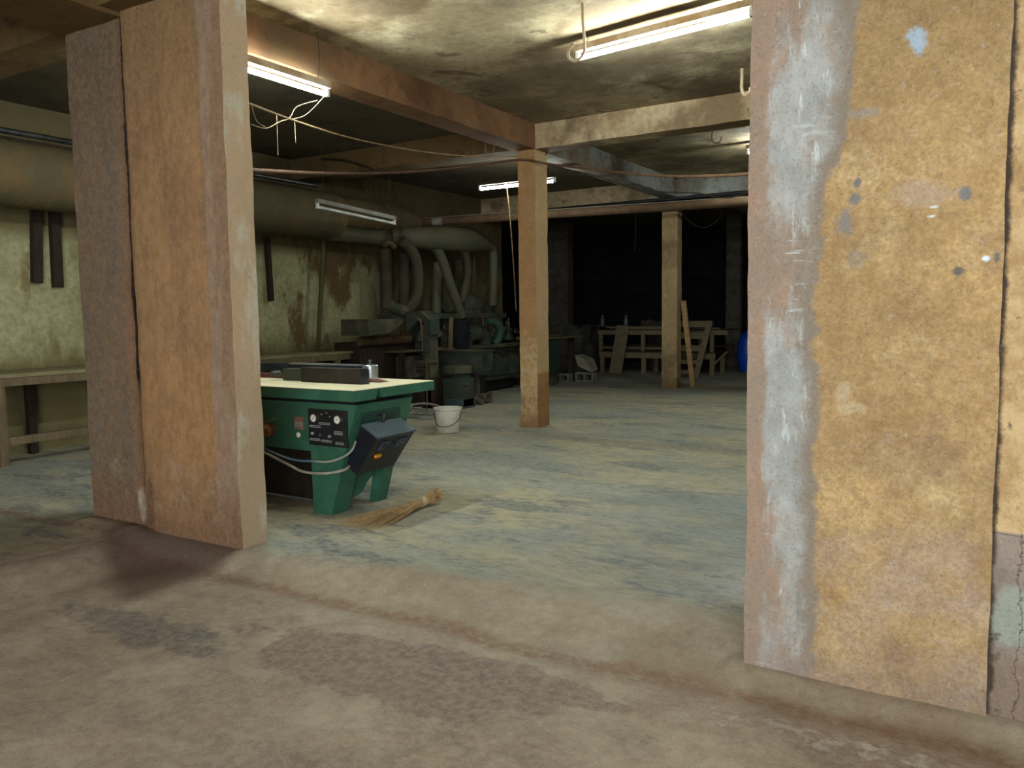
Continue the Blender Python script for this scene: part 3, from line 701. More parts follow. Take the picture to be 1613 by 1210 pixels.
man = root('dust_manifold', (-7.9, 10.8, 2.7), 'swollen dusty manifold with bent suction hoses above the green moulder', 'dust collector')
XM = -7.75
mp = [at(618, 372, 'x', -8.0), at(632, 372, 'x', -7.9), at(650, 374, 'x', XM), at(685, 376, 'x', XM), at(735, 378, 'x', XM), at(752, 381, 'x', XM), at(768, 386, 'x', XM), at(777, 391, 'x', XM)]
obj('manifold_body', tube(new(), mp, [.10, .13, .155, .19, .22, .17, .10, .075], 22, 5), 'duct_green', man)
def hose(pix, r, mat='duct_dark', ridge=.03, X=XM, name='suction_hose', sub=10):
    pts = [at(u, v, 'x', X+(q[2] if len(q) > 2 else 0)) for q in pix for u, v in (q[:2],)]
    o = obj(name, tube(new(), pts, r, 14, sub, True, ridge), mat, man, 70)
    return o, pts
hose([(634, 380), (645, 390), (654, 406), (658, 430), (658, 455), (653, 474), (644, 486), (634, 490)], .085)
o, pp = hose([(637, 490), (628, 488), (618, 484), (610, 477)], [.088, .09, .085, .085], 'dusty', 0, name='hose_nozzle', sub=4)
hose([(676, 385), (688, 394), (697, 411), (706, 438), (715, 464), (722, 482), (728, 499)], .082, 'duct_green')
hose([(722, 391), (731, 398), (736, 412), (737, 430), (733, 452), (727, 478)], .066)
hose([(768, 386), (775, 393), (777.5, 405), (777.5, 430), (777, 455), (776, 482)], .075, 'duct_green', 0)
hose([(690, 414, -.35), (688, 450, -.35), (687, 494, -.35)], .085, 'duct_green', 0, name='vertical_pipe')
hose([(607, 392, -.55), (608.5, 420, -.55), (608.5, 494, -.55)], .095, 'duct_dark', 0, name='vertical_pipe')
hose([(636, 400, -.55), (636, 440, -.55), (636, 490, -.55)], .085, 'duct_dark', 0, name='vertical_pipe')
hose([(703, 440, -.5), (701, 465, -.5), (700, 494, -.5)], .085, 'duct_dark', 0, name='vertical_pipe')
hose([(722, 410, -.5), (722, 440, -.5), (720, 490, -.5)], .085, 'duct_dark', 0, name='vertical_pipe')
hose([(747, 398, -.4), (746, 430, -.4), (745, 480, -.4)], .04, 'duct_dark', 0, name='vertical_pipe')
hose([(606, 386), (612, 382), (618, 386), (621, 390)], .04, 'trunk', 0, name='stub_pipe')

# boards and pole on the left wall
def wall_board(u0, v0, u1, v1, w, label, mat='wood_dark', x=-8.76):
    a, b = at(u0, v0, 'x', x), at(u1, v1, 'x', x)
    o = obj('hanging_board', bar(new(), a, b, .07, w, (0, 1, 0)), mat, None, origin=a)
    tag(o, label, 'board', 'dark boards hanging under the duct')
wall_board(57, 326, 58, 446, .10, 'dark upright board on the left wall, farther from the pier')
wall_board(85, 330, 91, 453, .10, 'dark slightly slanted board on the left wall, nearer the pier')
wall_board(420, 374, 427, 474, .06, 'narrow dark board on the wall above the workbench')
a, b = at(510, 376, 'x', -8.6), at(500.5, 552, 'x', -8.6)
tag(obj('wall_pole', cyl(new(), a, b, .035, .03, 12), 'duct', None, origin=a), 'thin pole from the duct collar down to the workbench', 'pole')

# ------------------------------------------------------------------ workbench along the left wall
wb = root('workbench', (-8.45, 6.3, ZI), 'long dusty wooden workbench along the left wall', 'workbench')
obj('worktop', box(new(), -8.79, -8.13, 2.6, 8.86, .945, .985, .004), 'bench_top', wb)
obj('front_rail', box(new(), -8.18, -8.13, 2.6, 8.80, .865, .942, .004), 'wood_old', wb)
obj('lower_rail', box(new(), -8.19, -8.14, 2.6, 8.6, .29, .37, .004), 'wood_old', wb)
for y in (3.96, 6.3, 8.55):
    obj('leg', box(new(), -8.20, -8.13, y-.04, y+.04, ZI-.02, .865, .004), 'wood_old', wb)
    obj('leg', box(new(), -8.74, -8.66, y+.52, y+.60, ZI-.02, .945, .004) if y < 8 else box(new(), -8.74, -8.66, y+.14, y+.22, ZI-.02, .945, .004), 'wood_dark', wb)

# ------------------------------------------------------------------ green machine
gm = root('woodworking_machine', (-4.5, 4.45, ZI), 'green woodworking machine with cream table standing behind the pier', 'machine')
def GP(name, bm, mat, parent=None, smooth=38): return obj(name, bm, mat, parent or gm, smooth)
XR_ = -3.70
t = GP('front_table', prism(new(), [(4.03, .993), (4.275, .993), (4.245, .918), (4.03, .918)], -5.6, XR_, 'x'), 'green')
t2 = GP('table_top', box(new(), -5.6, XR_-.002, 4.032, 4.274, .993, .997), 'cream', t)
t = GP('rear_table', prism(new(), [(4.282, .993), (4.92, .993), (4.92, .925), (4.315, .925)], -5.6, XR_, 'x'), 'green')
t2 = GP('table_top', box(new(), -5.6, XR_-.002, 4.284, 4.918, .993, .997), 'cream', t)
GP('undertable', box(new(), -5.5, -3.78, 4.10, 4.75, .885, .93), 'black')
body = [(-5.5, .892), (-3.722, .892), (-3.845, .543), (-5.5, .543)]
GP('body', prism(new(), body, 4.07, 4.68), 'green')
def legq(y0, y1, xi, w=.17): return prism(new(), [(-3.843, .55), (-3.99, ZI-.008), (-3.99-w, ZI-.008), (xi, .55)], y0, y1)
GP('leg', legq(4.072, 4.24, -4.17), 'green'); GP('leg', prism(new(), [(-3.86, .52), (-3.985, ZI-.008), (-4.06, ZI-.008), (-3.98, .52)], 4.55, 4.66), 'green')
for y0, y1 in ((4.072, 4.24), (4.50, 4.66)):
    GP('leg', prism(new(), [(-5.3, .55), (-5.35, ZI-.008), (-5.5, ZI-.008), (-5.5, .55)], y0, y1), 'green')
arch = [(4.23, .56), (4.60, .56), (4.60, .34), (4.52, .31), (4.45, .27), (4.40, .21), (4.34, .185), (4.23, .17)]
GP('end_apron', prism(new(), arch, -4.02, -3.985, 'x'), 'green')
GP('back_leg_post', box(new(), -4.22, -4.18, 4.15, 4.19, ZI-.005, .56), 'black')
GP('inner_panel', box(new(), -5.2, -4.25, 4.32, 4.36, ZI+.02, .55), 'blackbrown')
# sloping end: recess and bolts
GP('end_recess', hexa(new(), [(-3.745, 4.14, .83), (-3.745, 4.56, .83), (-3.80, 4.56, .70), (-3.80, 4.14, .70)], [(-3.735, 4.14, .83), (-3.735, 4.56, .83), (-3.778, 4.56, .70), (-3.778, 4.14, .70)]), 'green2')
# electrical box
eb = GP('control_box', prism(new(), [(-3.715, .748), (-3.58, .668), (-3.782, .398), (-3.89, .47)], 4.115, 4.515), 'navy')
GP('lid', hexa(new(), [(-3.72, 4.105, .747), (-3.575, 4.105, .664), (-3.575, 4.525, .664), (-3.72, 4.525, .747)], [(-3.716, 4.105, .757), (-3.570, 4.105, .674), (-3.570, 4.525, .674), (-3.716, 4.525, .757)]), 'slate', eb)
fn = V(.27, 0, -.202).normalized(); fd = V(-.202, 0, -.27).normalized()     # face normal and down-slope
def onface(y, s): return V(-3.58, y, .668)+fd*s
def plate(y, s, wy, ws, th):
    lo = [onface(y+a*wy/2, s+b*ws/2)+fn*.0005 for a, b in ((-1,-1),(1,-1),(1,1),(-1,1))]
    return hexa(new(), lo, [q+fn*th for q in lo])
for y, s in ((4.235, .085), (4.42, .085)):
    sw = GP('switch_plate', plate(y, s, .085, .075, .006), 'slate', eb)
    q = onface(y, s)
    GP('switch_knob', cyl(new(), q+fn*.005, q+fn*.03, .016, .013, 12), 'steel' if y > 4.3 else 'black', eb)
q = onface(4.33, .075); GP('push_button', cyl(new(), q, q+fn*.012, .011, None, 10), 'black', eb)
GP('switch_lever', plate(4.225, .175, .055, .02, .016), 'yellow', eb); GP('lever_base', plate(4.225, .193, .06, .016, .012), 'red', eb)
for y in (4.13, 4.50):
    for s in (.012, .32): q = onface(y, s); GP('screw', cyl(new(), q, q+fn*.004, .007, None, 8), 'steel', eb)
tube_bm = tube(new(), [(-3.745, 4.32, .80), (-3.70, 4.32, .80), (-3.695, 4.32, .775), (-3.705, 4.32, .75)], .012, 8, 4)
GP('cable_gland', tube_bm, 'black')
# gauge panel on the front
gp = GP('gauge_panel', box(new(), -4.170, -3.806, 4.058, 4.071, .592, .850, .002), 'black')
for x in (-4.11, -3.885):
    g = GP('pressure_gauge', lathe(new(), (x, 4.058, .785), [(.033, 0), (.034, .012), (.028, .014), (.028, .010)], 24, (0, -1, 0)), 'chrome', gp)
    GP('gauge_face', cyl(new(), (x, 4.049, .785), (x, 4.046, .785), .026, None, 20), 'white_plastic', gp)
    GP('gauge_needle', bar(new(), (x-.008, 4.0455, .777), (x+.012, 4.0455, .797), .001, .003), 'black', gp)
def marks(x, z, w, rows):
    bm = new()
    for k in range(rows):
        xx = x
        while xx < x+w:
            l = random.uniform(.006, .02); box(bm, xx, min(xx+l, x+w), 4.0568, 4.0582, z-k*.010, z-k*.010+.005); xx += l+.004
    GP('panel_lettering', bm, 'print', gp)
marks(-4.05, .812, .02, 1); marks(-4.0, .825, .015, 1); marks(-3.97, .80, .02, 1); marks(-4.07, .752, .11, 2); marks(-4.16, .728, .11, 2)
marks(-3.925, .70, .08, 3); marks(-4.16, .635, .10, 2); marks(-4.05, .63, .10, 2); marks(-3.915, .622, .08, 2)
for x, z, mt in ((-4.055, .668, 'slate'), (-3.965, .664, 'print'), (-4.13, .675, 'print')):
    GP('selector', cyl(new(), (x, 4.058, z), (x, 4.045, z), .011, .009, 10), mt, gp)
bm = new()
for k in range(5): box(bm, -4.312, -4.232, 4.0625, 4.0637, .70+k*.011, .704+k*.011)
rp = GP('rating_plate', box(new(), -4.322, -4.222, 4.064, 4.071, .690, .785, .002), 'brown_plate'); GP('plate_print', bm, 'print', rp)
GP('white_cap', lathe(new(), (-4.28, 4.07, .652), [(.018, 0), (.020, .008), (.012, .014)], 12, (0, -1, 0)), 'white_plastic')
va = GP('air_valve', lathe(new(), (-4.56, 4.07, .67), [(.05, 0), (.05, .05), (.035, .06), (.035, .085)], 16, (0, -1, 0)), 'copper')
GP('valve_handle', bar(new(), (-4.57, 4.03, .735), (-4.47, 4.03, .765), .02, .012), 'rust', va)
GP('valve_inlet', cyl(new(), (-4.60, 4.0, .63), (-4.68, 3.97, .60), .016, None, 10), 'chrome', va)
# hoses along the machine
GP('air_hose', tube(new(), [(-4.72, 4.02, .67), (-4.64, 3.98, .66), (-4.57, 3.95, .58), (-4.55, 3.96, .42), (-4.58, 3.98, .25), (-4.62, 4.0, .13)], .014, 8, 8), 'hose')
GP('power_cable', tube(new(), [(-4.72, 4.0, .58), (-4.55, 3.98, .52), (-4.35, 4.02, .44), (-4.2, 4.02, .40), (-4.0, 4.02, .405), (-3.87, 4.08, .43), (-3.85, 4.13, .46)], .010, 8, 8), 'hose')
GP('blue_hose', tube(new(), [(-4.72, 4.01, .59), (-4.5, 4.01, .52), (-4.3, 4.03, .475), (-4.1, 4.04, .48)], .008, 8, 8), 'blue_hose')
GP('grey_hose', tube(new(), [(-4.1, 4.04, .48), (-3.96, 4.03, .49), (-3.84, 4.05, .53), (-3.78, 4.075, .58), (-3.765, 4.10, .64)], .008, 8, 8), 'hose')
GP('drain_wire', tube(new(), [(-4.62, 3.99, .5), (-4.60, 3.97, .3), (-4.63, 3.98, .14)], .005, 6, 6), 'rust')
# fence and cutter on the table
GP('front_fence', box(new(), -4.585, -3.98, 4.40, 4.49, .997, 1.105, .004), 'blackbrown')
GP('fence_edge', box(new(), -4.58, -3.985, 4.402, 4.488, 1.105, 1.110, .001), 'steel')
GP('fence_end', box(new(), -3.982, -3.974, 4.40, 4.49, .997, 1.107, .002), 'navy')
GP('rear_fence', box(new(), -5.10, -4.345, 4.76, 4.84, .997, 1.10, .003), 'navy')
GP('rear_fence_edge', box(new(), -5.10, -4.345, 4.762, 4.838, 1.10, 1.112, .002), 'brushed')
GP('fence_block', box(new(), -4.84, -4.56, 4.45, 4.56, 1.0, 1.09, .004), 'dusty_green')
GP('clamp_knob', cyl(new(), (-4.93, 4.50, 1.05), (-4.93, 4.42, 1.05), .025, .022, 14), 'steel')
GP('guard_block', box(new(), -5.42, -5.18, 4.70, 4.84, .997, 1.105, .004), 'navy')
GP('table_insert', prism(new(), [(-5.40, .997), (-3.95, .997), (-4.05, 1.012), (-4.6, 1.025), (-5.38, 1.03)], 4.585, 4.70), 'red_strip')
cy = GP('cutter_guard', lathe(new(), (-4.235, 4.80, .997), [(.066, 0), (.066, .008), (.062, .012), (.062, .108), (.056, .114), (.012, .114)], 28), 'brushed')
GP('cutter_nut', lathe(new(), (-4.235, 4.80, 1.110), [(.028, 0), (.028, .010), (.012, .012), (.012, .024), (.017, .028), (.014, .04), (.004, .044)], 14), 'steel', cy)

# ------------------------------------------------------------------ bucket and broom
bk = root('bucket', (-5.635, 7.75, ZI), 'white plastic bucket with a wire handle on the floor left of the ochre pillar', 'bucket')
c = (-5.635, 7.75, ZI)
obj('bucket_body', lathe(new(), c, [(.130, 0), (.135, .006), (.165, .27), (.175, .275), (.175, .292), (.160, .292), (.156, .27), (.126, .012), (.0, .012)], 28), 'white_plastic', bk)
fwd2 = V(FW.x, FW.y, 0).normalized(); cc = Vector(c)
hp = [cc+RT*.165+V(0,0,.25)-fwd2*.03, cc+RT*.14-fwd2*.13+V(0,0,.16), cc+RT*.02-fwd2*.17+V(0,0,.085), cc-RT*.12-fwd2*.13+V(0,0,.10), cc-RT*.162+V(0,0,.25)-fwd2*.03]
obj('handle', tube(new(), hp, .0045, 6, 8), 'wire', bk)

br = root('broom', (-3.57, 4.25, ZI), 'short straw hand broom lying on the floor before the green machine', 'broom')
ba, bb = V(-3.535, 4.74, ZI+.055), V(-3.62, 3.86, ZI+.012)
ax = (bb-ba).normalized(); sd = ax.cross(V(0, 0, 1)).normalized()
bind = ba+ax*.19
bm = new()
rnd = random.Random(3)
for k in range(190):
    a = rnd.uniform(0, 6.283); q = math.sqrt(rnd.random())
    o1 = sd*math.cos(a)*q*.026+V(0, 0, 1)*math.sin(a)*q*.022
    fl = rnd.uniform(.55, 1.0)
    tip = bind+ax*(.72*fl)+sd*(math.cos(a)*q*.19+rnd.uniform(-.02, .02))
    tip.z = max(ZI+.006, ZI+.014+math.sin(a)*q*.03)
    b0 = bind+o1*.9; b0.z = max(b0.z, ZI+.012)
    hd = bind-ax*rnd.uniform(.09, .2)+sd*math.cos(a)*q*.05+V(0, 0, math.sin(a)*q*.045+rnd.uniform(0, .03)); hd.z = max(hd.z, ZI+.02)
    mid = b0.lerp(tip, .5)+V(0, 0, .012*(1-q)); mid.z = max(mid.z, ZI+.008)
    tube(bm, [hd, b0, mid, tip], [.0022, .0022, .0017, .0009], 4, 1)
obj('bristles', bm, 'straw', br, 60)
bm = new()
for k in range(4): torus(bm, bind+ax*(k*.011-.016)+V(0,0,.004), ax, .031, .007, 16, 6)
obj('binding', bm, 'twine', br)

# ------------------------------------------------------------------ machines along the left wall, farther back
mo = root('moulder_machine', (-8.0, 11.5, ZI), 'large dusty green moulding machine under the suction hoses', 'machine')
def MO(name, bm, mat, parent=None, smooth=38): return obj(name, bm, mat, parent or mo, smooth)
MO('plinth', box(new(), -8.5, -7.9, 10.8, 13.0, ZI-.03, .33), 'black')
MO('bed', box(new(), -8.55, -7.72, 10.7, 13.12, .32, .90, .012), 'dusty_green')
MO('table', box(new(), -8.6, -7.62, 10.6, 13.16, .905, .965, .006), 'dusty')
for y in (11.0, 11.53, 12.06, 12.59):
    d_ = MO('door', box(new(), -7.725, -7.69, y, y+.50, .40, .74, .006), 'dusty_green')
    MO('door_latch', box(new(), -7.69, -7.65, y+.2, y+.32, .735, .755, .003), 'steel', d_)
    MO('adjusting_knob', cyl(new(), (-7.70, y+.12, .83), (-7.62, y+.12, .83), .035, .03, 12), 'steel')
    MO('shaft_end', cyl(new(), (-7.72, y+.38, .82), (-7.58, y+.38, .82), .018, None, 8), 'chrome')
MO('gantry', box(new(), -8.1, -7.75, 9.4, 12.55, 1.43, 1.515, .006), 'dusty_green')
MO('gantry_box', prism(new(), [(8.74, 1.445), (9.55, 1.445), (9.55, 1.39), (9.2, 1.24), (8.74, 1.21)], -8.25, -7.72, 'x'), 'dusty')
for y in (10.2, 10.9, 11.6, 12.4): MO('gantry_post', box(new(), -8.0, -7.88, y-.05, y+.05, .96, 1.44, .004), 'dusty')
rr_ = random.Random(5)
for k, y in enumerate((10.05, 10.45, 11.15, 11.5, 11.95, 12.3, 12.65, 12.95)):
    z = rr_.uniform(1.02, 1.2); h = rr_.uniform(.12, .22)
    hd = MO('spindle_head', lathe(new(), (-7.85+rr_.uniform(-.12, .08), y, z-.06), [(.07, 0), (.09, .02), (.09, h*.5), (.05, h*.55), (.05, h), (.065, h+.01), (.065, h+.04), (.02, h+.045), (.02, h+.14)], 14), 'dusty' if k % 2 else 'dusty_green')
    x = -7.68
    MO('handwheel', torus(new(), (x, y+.12, z+.1), (1, 0, .1), .055, .011, 16, 6), 'steel', hd)
    MO('handwheel_shaft', cyl(new(), (x-.18, y+.12, z+.1), (x+.03, y+.12, z+.1), .012, None, 8), 'steel', hd)
for y in (10.3, 10.75, 11.3, 11.75, 12.15, 12.6): MO('pressure_rod', cyl(new(), (-7.74, y, 1.02), (-7.74, y, 1.42), .013, None, 8), 'steel')
mt_ = MO('motor', tube(new(), [(-7.95, 11.0, 1.67), (-7.95, 11.08, 1.67), (-7.95, 11.12, 1.67), (-7.95, 11.85, 1.67), (-7.95, 11.9, 1.67), (-7.95, 12.0, 1.67)], [.09, .145, .155, .155, .14, .08], 22, 1), 'dusty_green')
bm = new()
for k in range(9): torus(bm, (-7.95, 11.22+k*.065, 1.67), (0, 1, 0), .156, .01, 22, 4)
MO('cooling_fins', bm, 'dusty', mt_)
MO('fan_cowl', tube(new(), [(-7.95, 10.97, 1.67), (-7.95, 11.0, 1.67), (-7.95, 11.14, 1.67)], [.10, .14, .165], 22, 1), 'dusty', mt_)
MO('end_shield', tube(new(), [(-7.95, 11.62, 1.67), (-7.95, 11.8, 1.67)], .17, 22, 1), 'dusty', mt_)
MO('motor_foot', box(new(), -8.08, -7.82, 11.15, 11.8, 1.512, 1.56), 'dusty', mt_)
wy = MO('control_wheel', torus(new(), (-7.80, 12.2, 1.66), (.8, -.6, 0), .065, .015, 18, 6), 'steel'); MO('wheel_hub', cyl(new(), (-7.9, 12.28, 1.66), (-7.79, 12.19, 1.66), .03, None, 12), 'steel', wy)
MO('wheel_stand', box(new(), -7.98, -7.86, 12.2, 12.34, 1.51, 1.66), 'dusty')
MO('exhaust_elbow', tube(new(), [(-7.72, 11.85, 1.37), (-7.68, 12.0, 1.36), (-7.66, 12.12, 1.30), (-7.66, 12.17, 1.18), (-7.68, 12.15, 1.06), (-7.72, 12.1, .96)], [.05, .07, .085, .085, .075, .07], 14, 5), 'green2')
MO('cutter_hood', tube(new(), [(-7.8, 11.28, .97), (-7.8, 11.3, 1.1), (-7.8, 11.55, 1.17), (-7.8, 11.82, 1.12), (-7.8, 11.9, .97)], [.12, .13, .14, .13, .11], 14, 5), 'dusty_green')
MO('breather_column', box(new(), -7.72, -7.50, 10.72, 10.98, .88, 1.40, .006), 'black')
MO('timber_strip', bar(new(), at(711, 500, 'x', -7.6), at(709, 553, 'x', -7.6), .05, .05), 'wood_old')
MO('electric_board', box(new(), -7.74, -7.71, 11.02, 11.16, 1.0, 1.33, .003), 'wood_old')
rp_ = random.Random(9)
for k in range(5): MO('push_button', cyl(new(), (-7.71, 11.09, 1.05+k*.06), (-7.69, 11.09, 1.05+k*.06), .02, None, 10), 'rust')

# planer stand at the near end of the moulder
ps = root('machine_stand', (-8.1, 9.7, ZI), 'dark brown machine stand under the left end of the long gantry', 'machine stand')
obj('cabinet', box(new(), -8.55, -8.05, 8.9, 10.3, ZI-.02, 1.1, .01), 'wood_dark', ps)
obj('top_roller', cyl(new(), (-8.0, 8.85, 1.12), (-8.0, 10.0, 1.12), .07, None, 16), 'trunk', ps)
obj('work_ledge', box(new(), -8.04, -7.72, 9.45, 10.5, .93, .955, .003), 'wood_old', ps)
obj('ledge_leg', box(new(), -7.83, -7.75, 9.5, 9.58, ZI-.02, .935), 'wood_dark', ps)
obj('ledge_leg', box(new(), -7.83, -7.75, 10.3, 10.38, ZI-.02, .935), 'wood_dark', ps)
obj('front_board', box(new(), -7.9, -7.87, 9.55, 10.35, .3, .86), 'dusty', ps)

# C-frame mortiser with its cable
mz = root('mortising_machine', (-7.4, 9.6, ZI), 'tall dark mortising machine with a hooked head beside the pedestal', 'machine')
obj('column', box(new(), -7.36, -7.24, 9.55, 9.75, ZI-.02, 1.36, .008), 'dusty', mz)
obj('head', prism(new(), [(-7.66, 1.54), (-7.36, 1.555), (-7.20, 1.43), (-7.20, 1.20), (-7.30, 1.20), (-7.31, 1.36), (-7.38, 1.43), (-7.46, 1.40), (-7.66, 1.22)], 9.52, 9.74), 'dusty_green', mz)
obj('head_edge', bar(new(), (-7.37, 9.515, 1.55), (-7.20, 9.515, 1.425), .02, .022), 'wood_old', mz)
obj('head_guide', tube(new(), [(-7.44, 9.5, 1.45), (-7.38, 9.5, 1.42), (-7.355, 9.5, 1.34), (-7.35, 9.5, 1.2)], .014, 8, 5), 'rust', mz)
obj('chisel_rod', cyl(new(), (-7.345, 9.50, .9), (-7.345, 9.50, 1.2), .016, None, 8), 'steel', mz)
obj('base_stand', box(new(), -7.60, -7.22, 9.55, 9.95, ZI-.02, .55, .01), 'wood_dark', mz)
obj('clamp_table', box(new(), -7.52, -7.20, 9.45, 9.7, .78, .82, .004), 'dusty', mz)
for z, l in ((.95, .16), (.88, .1), (.72, .18), (.66, .12)):
    obj('clamp_screw', cyl(new(), (-7.45, 9.48, z), (-7.45+l*1.5, 9.44, z), .018, .013, 8), 'steel', mz)
obj('machine_cable', tube(new(), [(-7.23, 9.44, .80), (-7.2, 9.4, .6), (-7.19, 9.38, .4), (-7.13, 9.3, .2), (-7.07, 9.2, ZI+.03)], .009, 6, 6), 'duct', mz)
hz = root('hose_coil', (-7.0, 9.0, ZI), 'loosely coiled grey hose on the floor behind the bucket', 'hose')
pts = []
for k in range(34):
    t = k/33; a = 2.2+t*9.5
    rx, ry = .30-.05*t, .22-.03*t
    z = ZI+.02+.10*(.5-.5*math.cos(a*1.0+1))*(.3+t)
    pts.append(V(-7.0+rx*math.cos(a)+.05*t, 9.05+ry*math.sin(a), z))
pts += [V(-7.25, 8.75, ZI+.018), V(-7.05, 8.6, ZI+.018), V(-6.75, 8.62, ZI+.018)]
obj('hose', tube(new(), pts, .016, 7, 2), 'hose', hz)

# pedestal grinder / bandwheel
gr = root('pedestal_grinder', (-6.96, 9.85, ZI), 'low green pedestal with a round pan on top beside the mortising machine', 'machine')
obj('pedestal', box(new(), -7.14, -6.78, 9.68, 10.05, ZI-.02, .56, .05), 'dusty_green', gr)
obj('base_foot', box(new(), -7.06, -6.78, 9.64, 10.05, ZI-.02, .24, .01), 'slate', gr)
obj('pan', lathe(new(), (-6.97, 9.86, .60), [(.10, -.05), (.12, 0), (.215, .015), (.225, .025), (.225, .115), (.215, .125), (.1, .135)], 28), 'dusty', gr)
obj('pan_mount', box(new(), -6.95, -6.8, 9.75, 9.95, .545, .60), 'green2', gr)
obj('side_handle', cyl(new(), (-6.80, 9.74, .44), (-6.70, 9.72, .44), .012, None, 8), 'steel', gr)

# trolley with a green tray
ty = root('wheeled_stand', (-7.2, 10.6, ZI), 'wheeled stand carrying a deep green tray in front of the moulder', 'stand')
ya, yb = 10.35, 10.55
obj('tray', box(new(), -7.36, -6.80, 10.25, 10.6, .58, .93, .008), 'dusty_green', ty)
obj('tray_rim', box(new(), -7.38, -6.78, 10.23, 10.62, .92, .94, .004), 'dusty', ty)
obj('base_plate', box(new(), -7.38, -6.76, 10.22, 10.62, .565, .585), 'steel', ty)
obj('post', box(new(), -7.28, -6.90, 10.36, 10.52, .26, .57), 'black', ty)
obj('frame', box(new(), -7.38, -6.82, 10.26, 10.6, .23, .265, .004), 'dusty', ty)
for x in (-6.95,): obj('upright', box(new(), x, x+.07, 10.27, 10.33, .22, .57, .004), 'dusty', ty)
for x, y in ((-6.86, 10.32), (-6.86, 10.54), (-7.32, 10.32), (-7.32, 10.54)):
    cs = obj('caster', cyl(new(), (x-.022, y, ZI+.066), (x+.022, y, ZI+.066), .068, None, 16), 'dusty', ty)
    obj('caster_fork', box(new(), x-.03, x+.03, y-.025, y+.025, ZI+.10, .235), 'steel', cs)
for z in (.86, .80, .74): obj('tray_clip', box(new(), -6.80, -6.75, 10.3, 10.36, z, z+.03), 'steel', ty)

# ------------------------------------------------------------------ right of the ochre pillar
cb = root('machine_outfeed', (-7.6, 14.0, ZI), 'dark green cabinet with long planks on top, just right of the ochre pillar', 'cabinet')
obj('cabinet_body', box(new(), -8.0, -7.42, 13.3, 14.0, .30, 1.0, .008), 'green2', cb)
obj('cabinet_top', box(new(), -8.02, -7.40, 13.28, 14.02, .87, .885), 'dusty_green', cb)
obj('foot', box(new(), -7.6, -7.45, 13.75, 13.95, ZI-.02, .31), 'dusty', cb)
obj('foot', box(new(), -7.6, -7.45, 13.35, 13.5, ZI-.02, .31), 'dusty', cb)
for k, (x0, x1, y0, y1, z, lab) in enumerate(((-7.9, -7.35, 13.1, 14.95, 1.0, 'wide plank lying across the dark green cabinet'), (-7.95, -7.7, 13.2, 14.6, 1.028, 'narrow plank lying on top of the wide plank'))):
    tag(obj('plank', box(new(), x0, x1, y0, y1, z+.001, z+.026, .003), 'wood_old', None, origin=((x0+x1)/2, (y0+y1)/2, z)), lab, 'plank')
obj('outfeed_leg', box(new(), -7.6, -7.5, 14.7, 14.8, ZI-.02, 1.0), 'wood_dark', cb)
def block(x, y, w, d, label):
    bm = new(); z0 = floor_z(x, y)+.002; h = .19; t = .035
    box(bm, x-w/2, x+w/2, y-d/2, y-d/2+t, z0, z0+h); box(bm, x-w/2, x+w/2, y+d/2-t, y+d/2, z0, z0+h)
    for k in (-.5, 0, .5): box(bm, x+k*(w-t)-t/2, x+k*(w-t)+t/2, y-d/2+t, y+d/2-t, z0, z0+h)
    bmesh.ops.rotate(bm, cent=(x, y, z0), matrix=Matrix.Rotation(R(90), 3, 'X'), verts=bm.verts)
    bmesh.ops.translate(bm, vec=(0, 0, d/2), verts=bm.verts)
    tag(obj('cement_block', bm, 'block', None, origin=(x, y, z0)), label, 'block', 'cement blocks on the floor')
block(-7.17, 14.75, .40, .19, 'hollow cement block with a grey sheet propped on it')
block(-7.62, 14.55, .40, .17, 'hollow cement block nearest the dark green cabinet')
q = V(-7.33, 14.75, .415)
sheet = obj('metal_sheet', hexa(new(), [q+V(0,-.15,0), q+V(.02,.15,.0), q+V(.32,.15,-.09), q+V(.30,-.15,-.12)], [q+V(-.07,-.13,.22), q+V(-.05,.17,.23), q+V(.20,.17,.14), q+V(.19,-.13,.12)][:4]), 'grey_metal', None, origin=q)
tag(sheet, 'grey metal box tilted on the cement blocks', 'box')
tag(obj('scrap_heap', rough_box(new(), -7.60, -7.35, 15.1, 15.4, ZI-.01, .42, .06, .05, 31, 8), 'cloth', None), 'low dark heap of scrap beside the cement blocks', 'scrap', None, 'stuff')

# ------------------------------------------------------------------ benches and timber in the back bay
YB = 17.4
bn = root('timber_bench', (-7.0, YB, ZI), 'long wooden rack with two levels of timber behind the grey-brown pillar', 'rack')
obj('lower_rail', box(new(), -8.0, -5.25, YB-.35, YB-.29, .45, .58), 'wood_back', bn)
obj('upper_rail', box(new(), -8.05, -5.0, YB-.3, YB-.24, .98, 1.08), 'wood_back', bn)
obj('rear_rail', box(new(), -8.0, -5.25, YB+.45, YB+.5, .45, .58), 'wood_dark', bn)
obj('shelf', box(new(), -8.0, -5.25, YB-.30, YB+.45, .585, .605), 'wood_dark', bn)
obj('upper_shelf', box(new(), -8.05, -5.0, YB-.3, YB+.5, 1.08, 1.10), 'wood_dark', bn)
for x in (-7.93, -6.9, -5.32):
    for y in (YB-.31, YB+.45): obj('leg', box(new(), x-.05, x+.05, y-.03, y+.03, ZI-.02, .46), 'wood_back', bn)
for x in (-8.0, -6.95, -5.35, -5.6):
    obj('upright', box(new(), x-.04, x+.04, YB-.27, YB-.2, .58, 1.0), 'wood_back', bn)
obj('brace', bar(new(), (-5.28, YB-.3, .35), (-5.0, YB-.3, .62), .04, .05, (0, 1, 0)), 'wood_back', bn)
rb = random.Random(11)
names = ['upper', 'middle', 'lower']
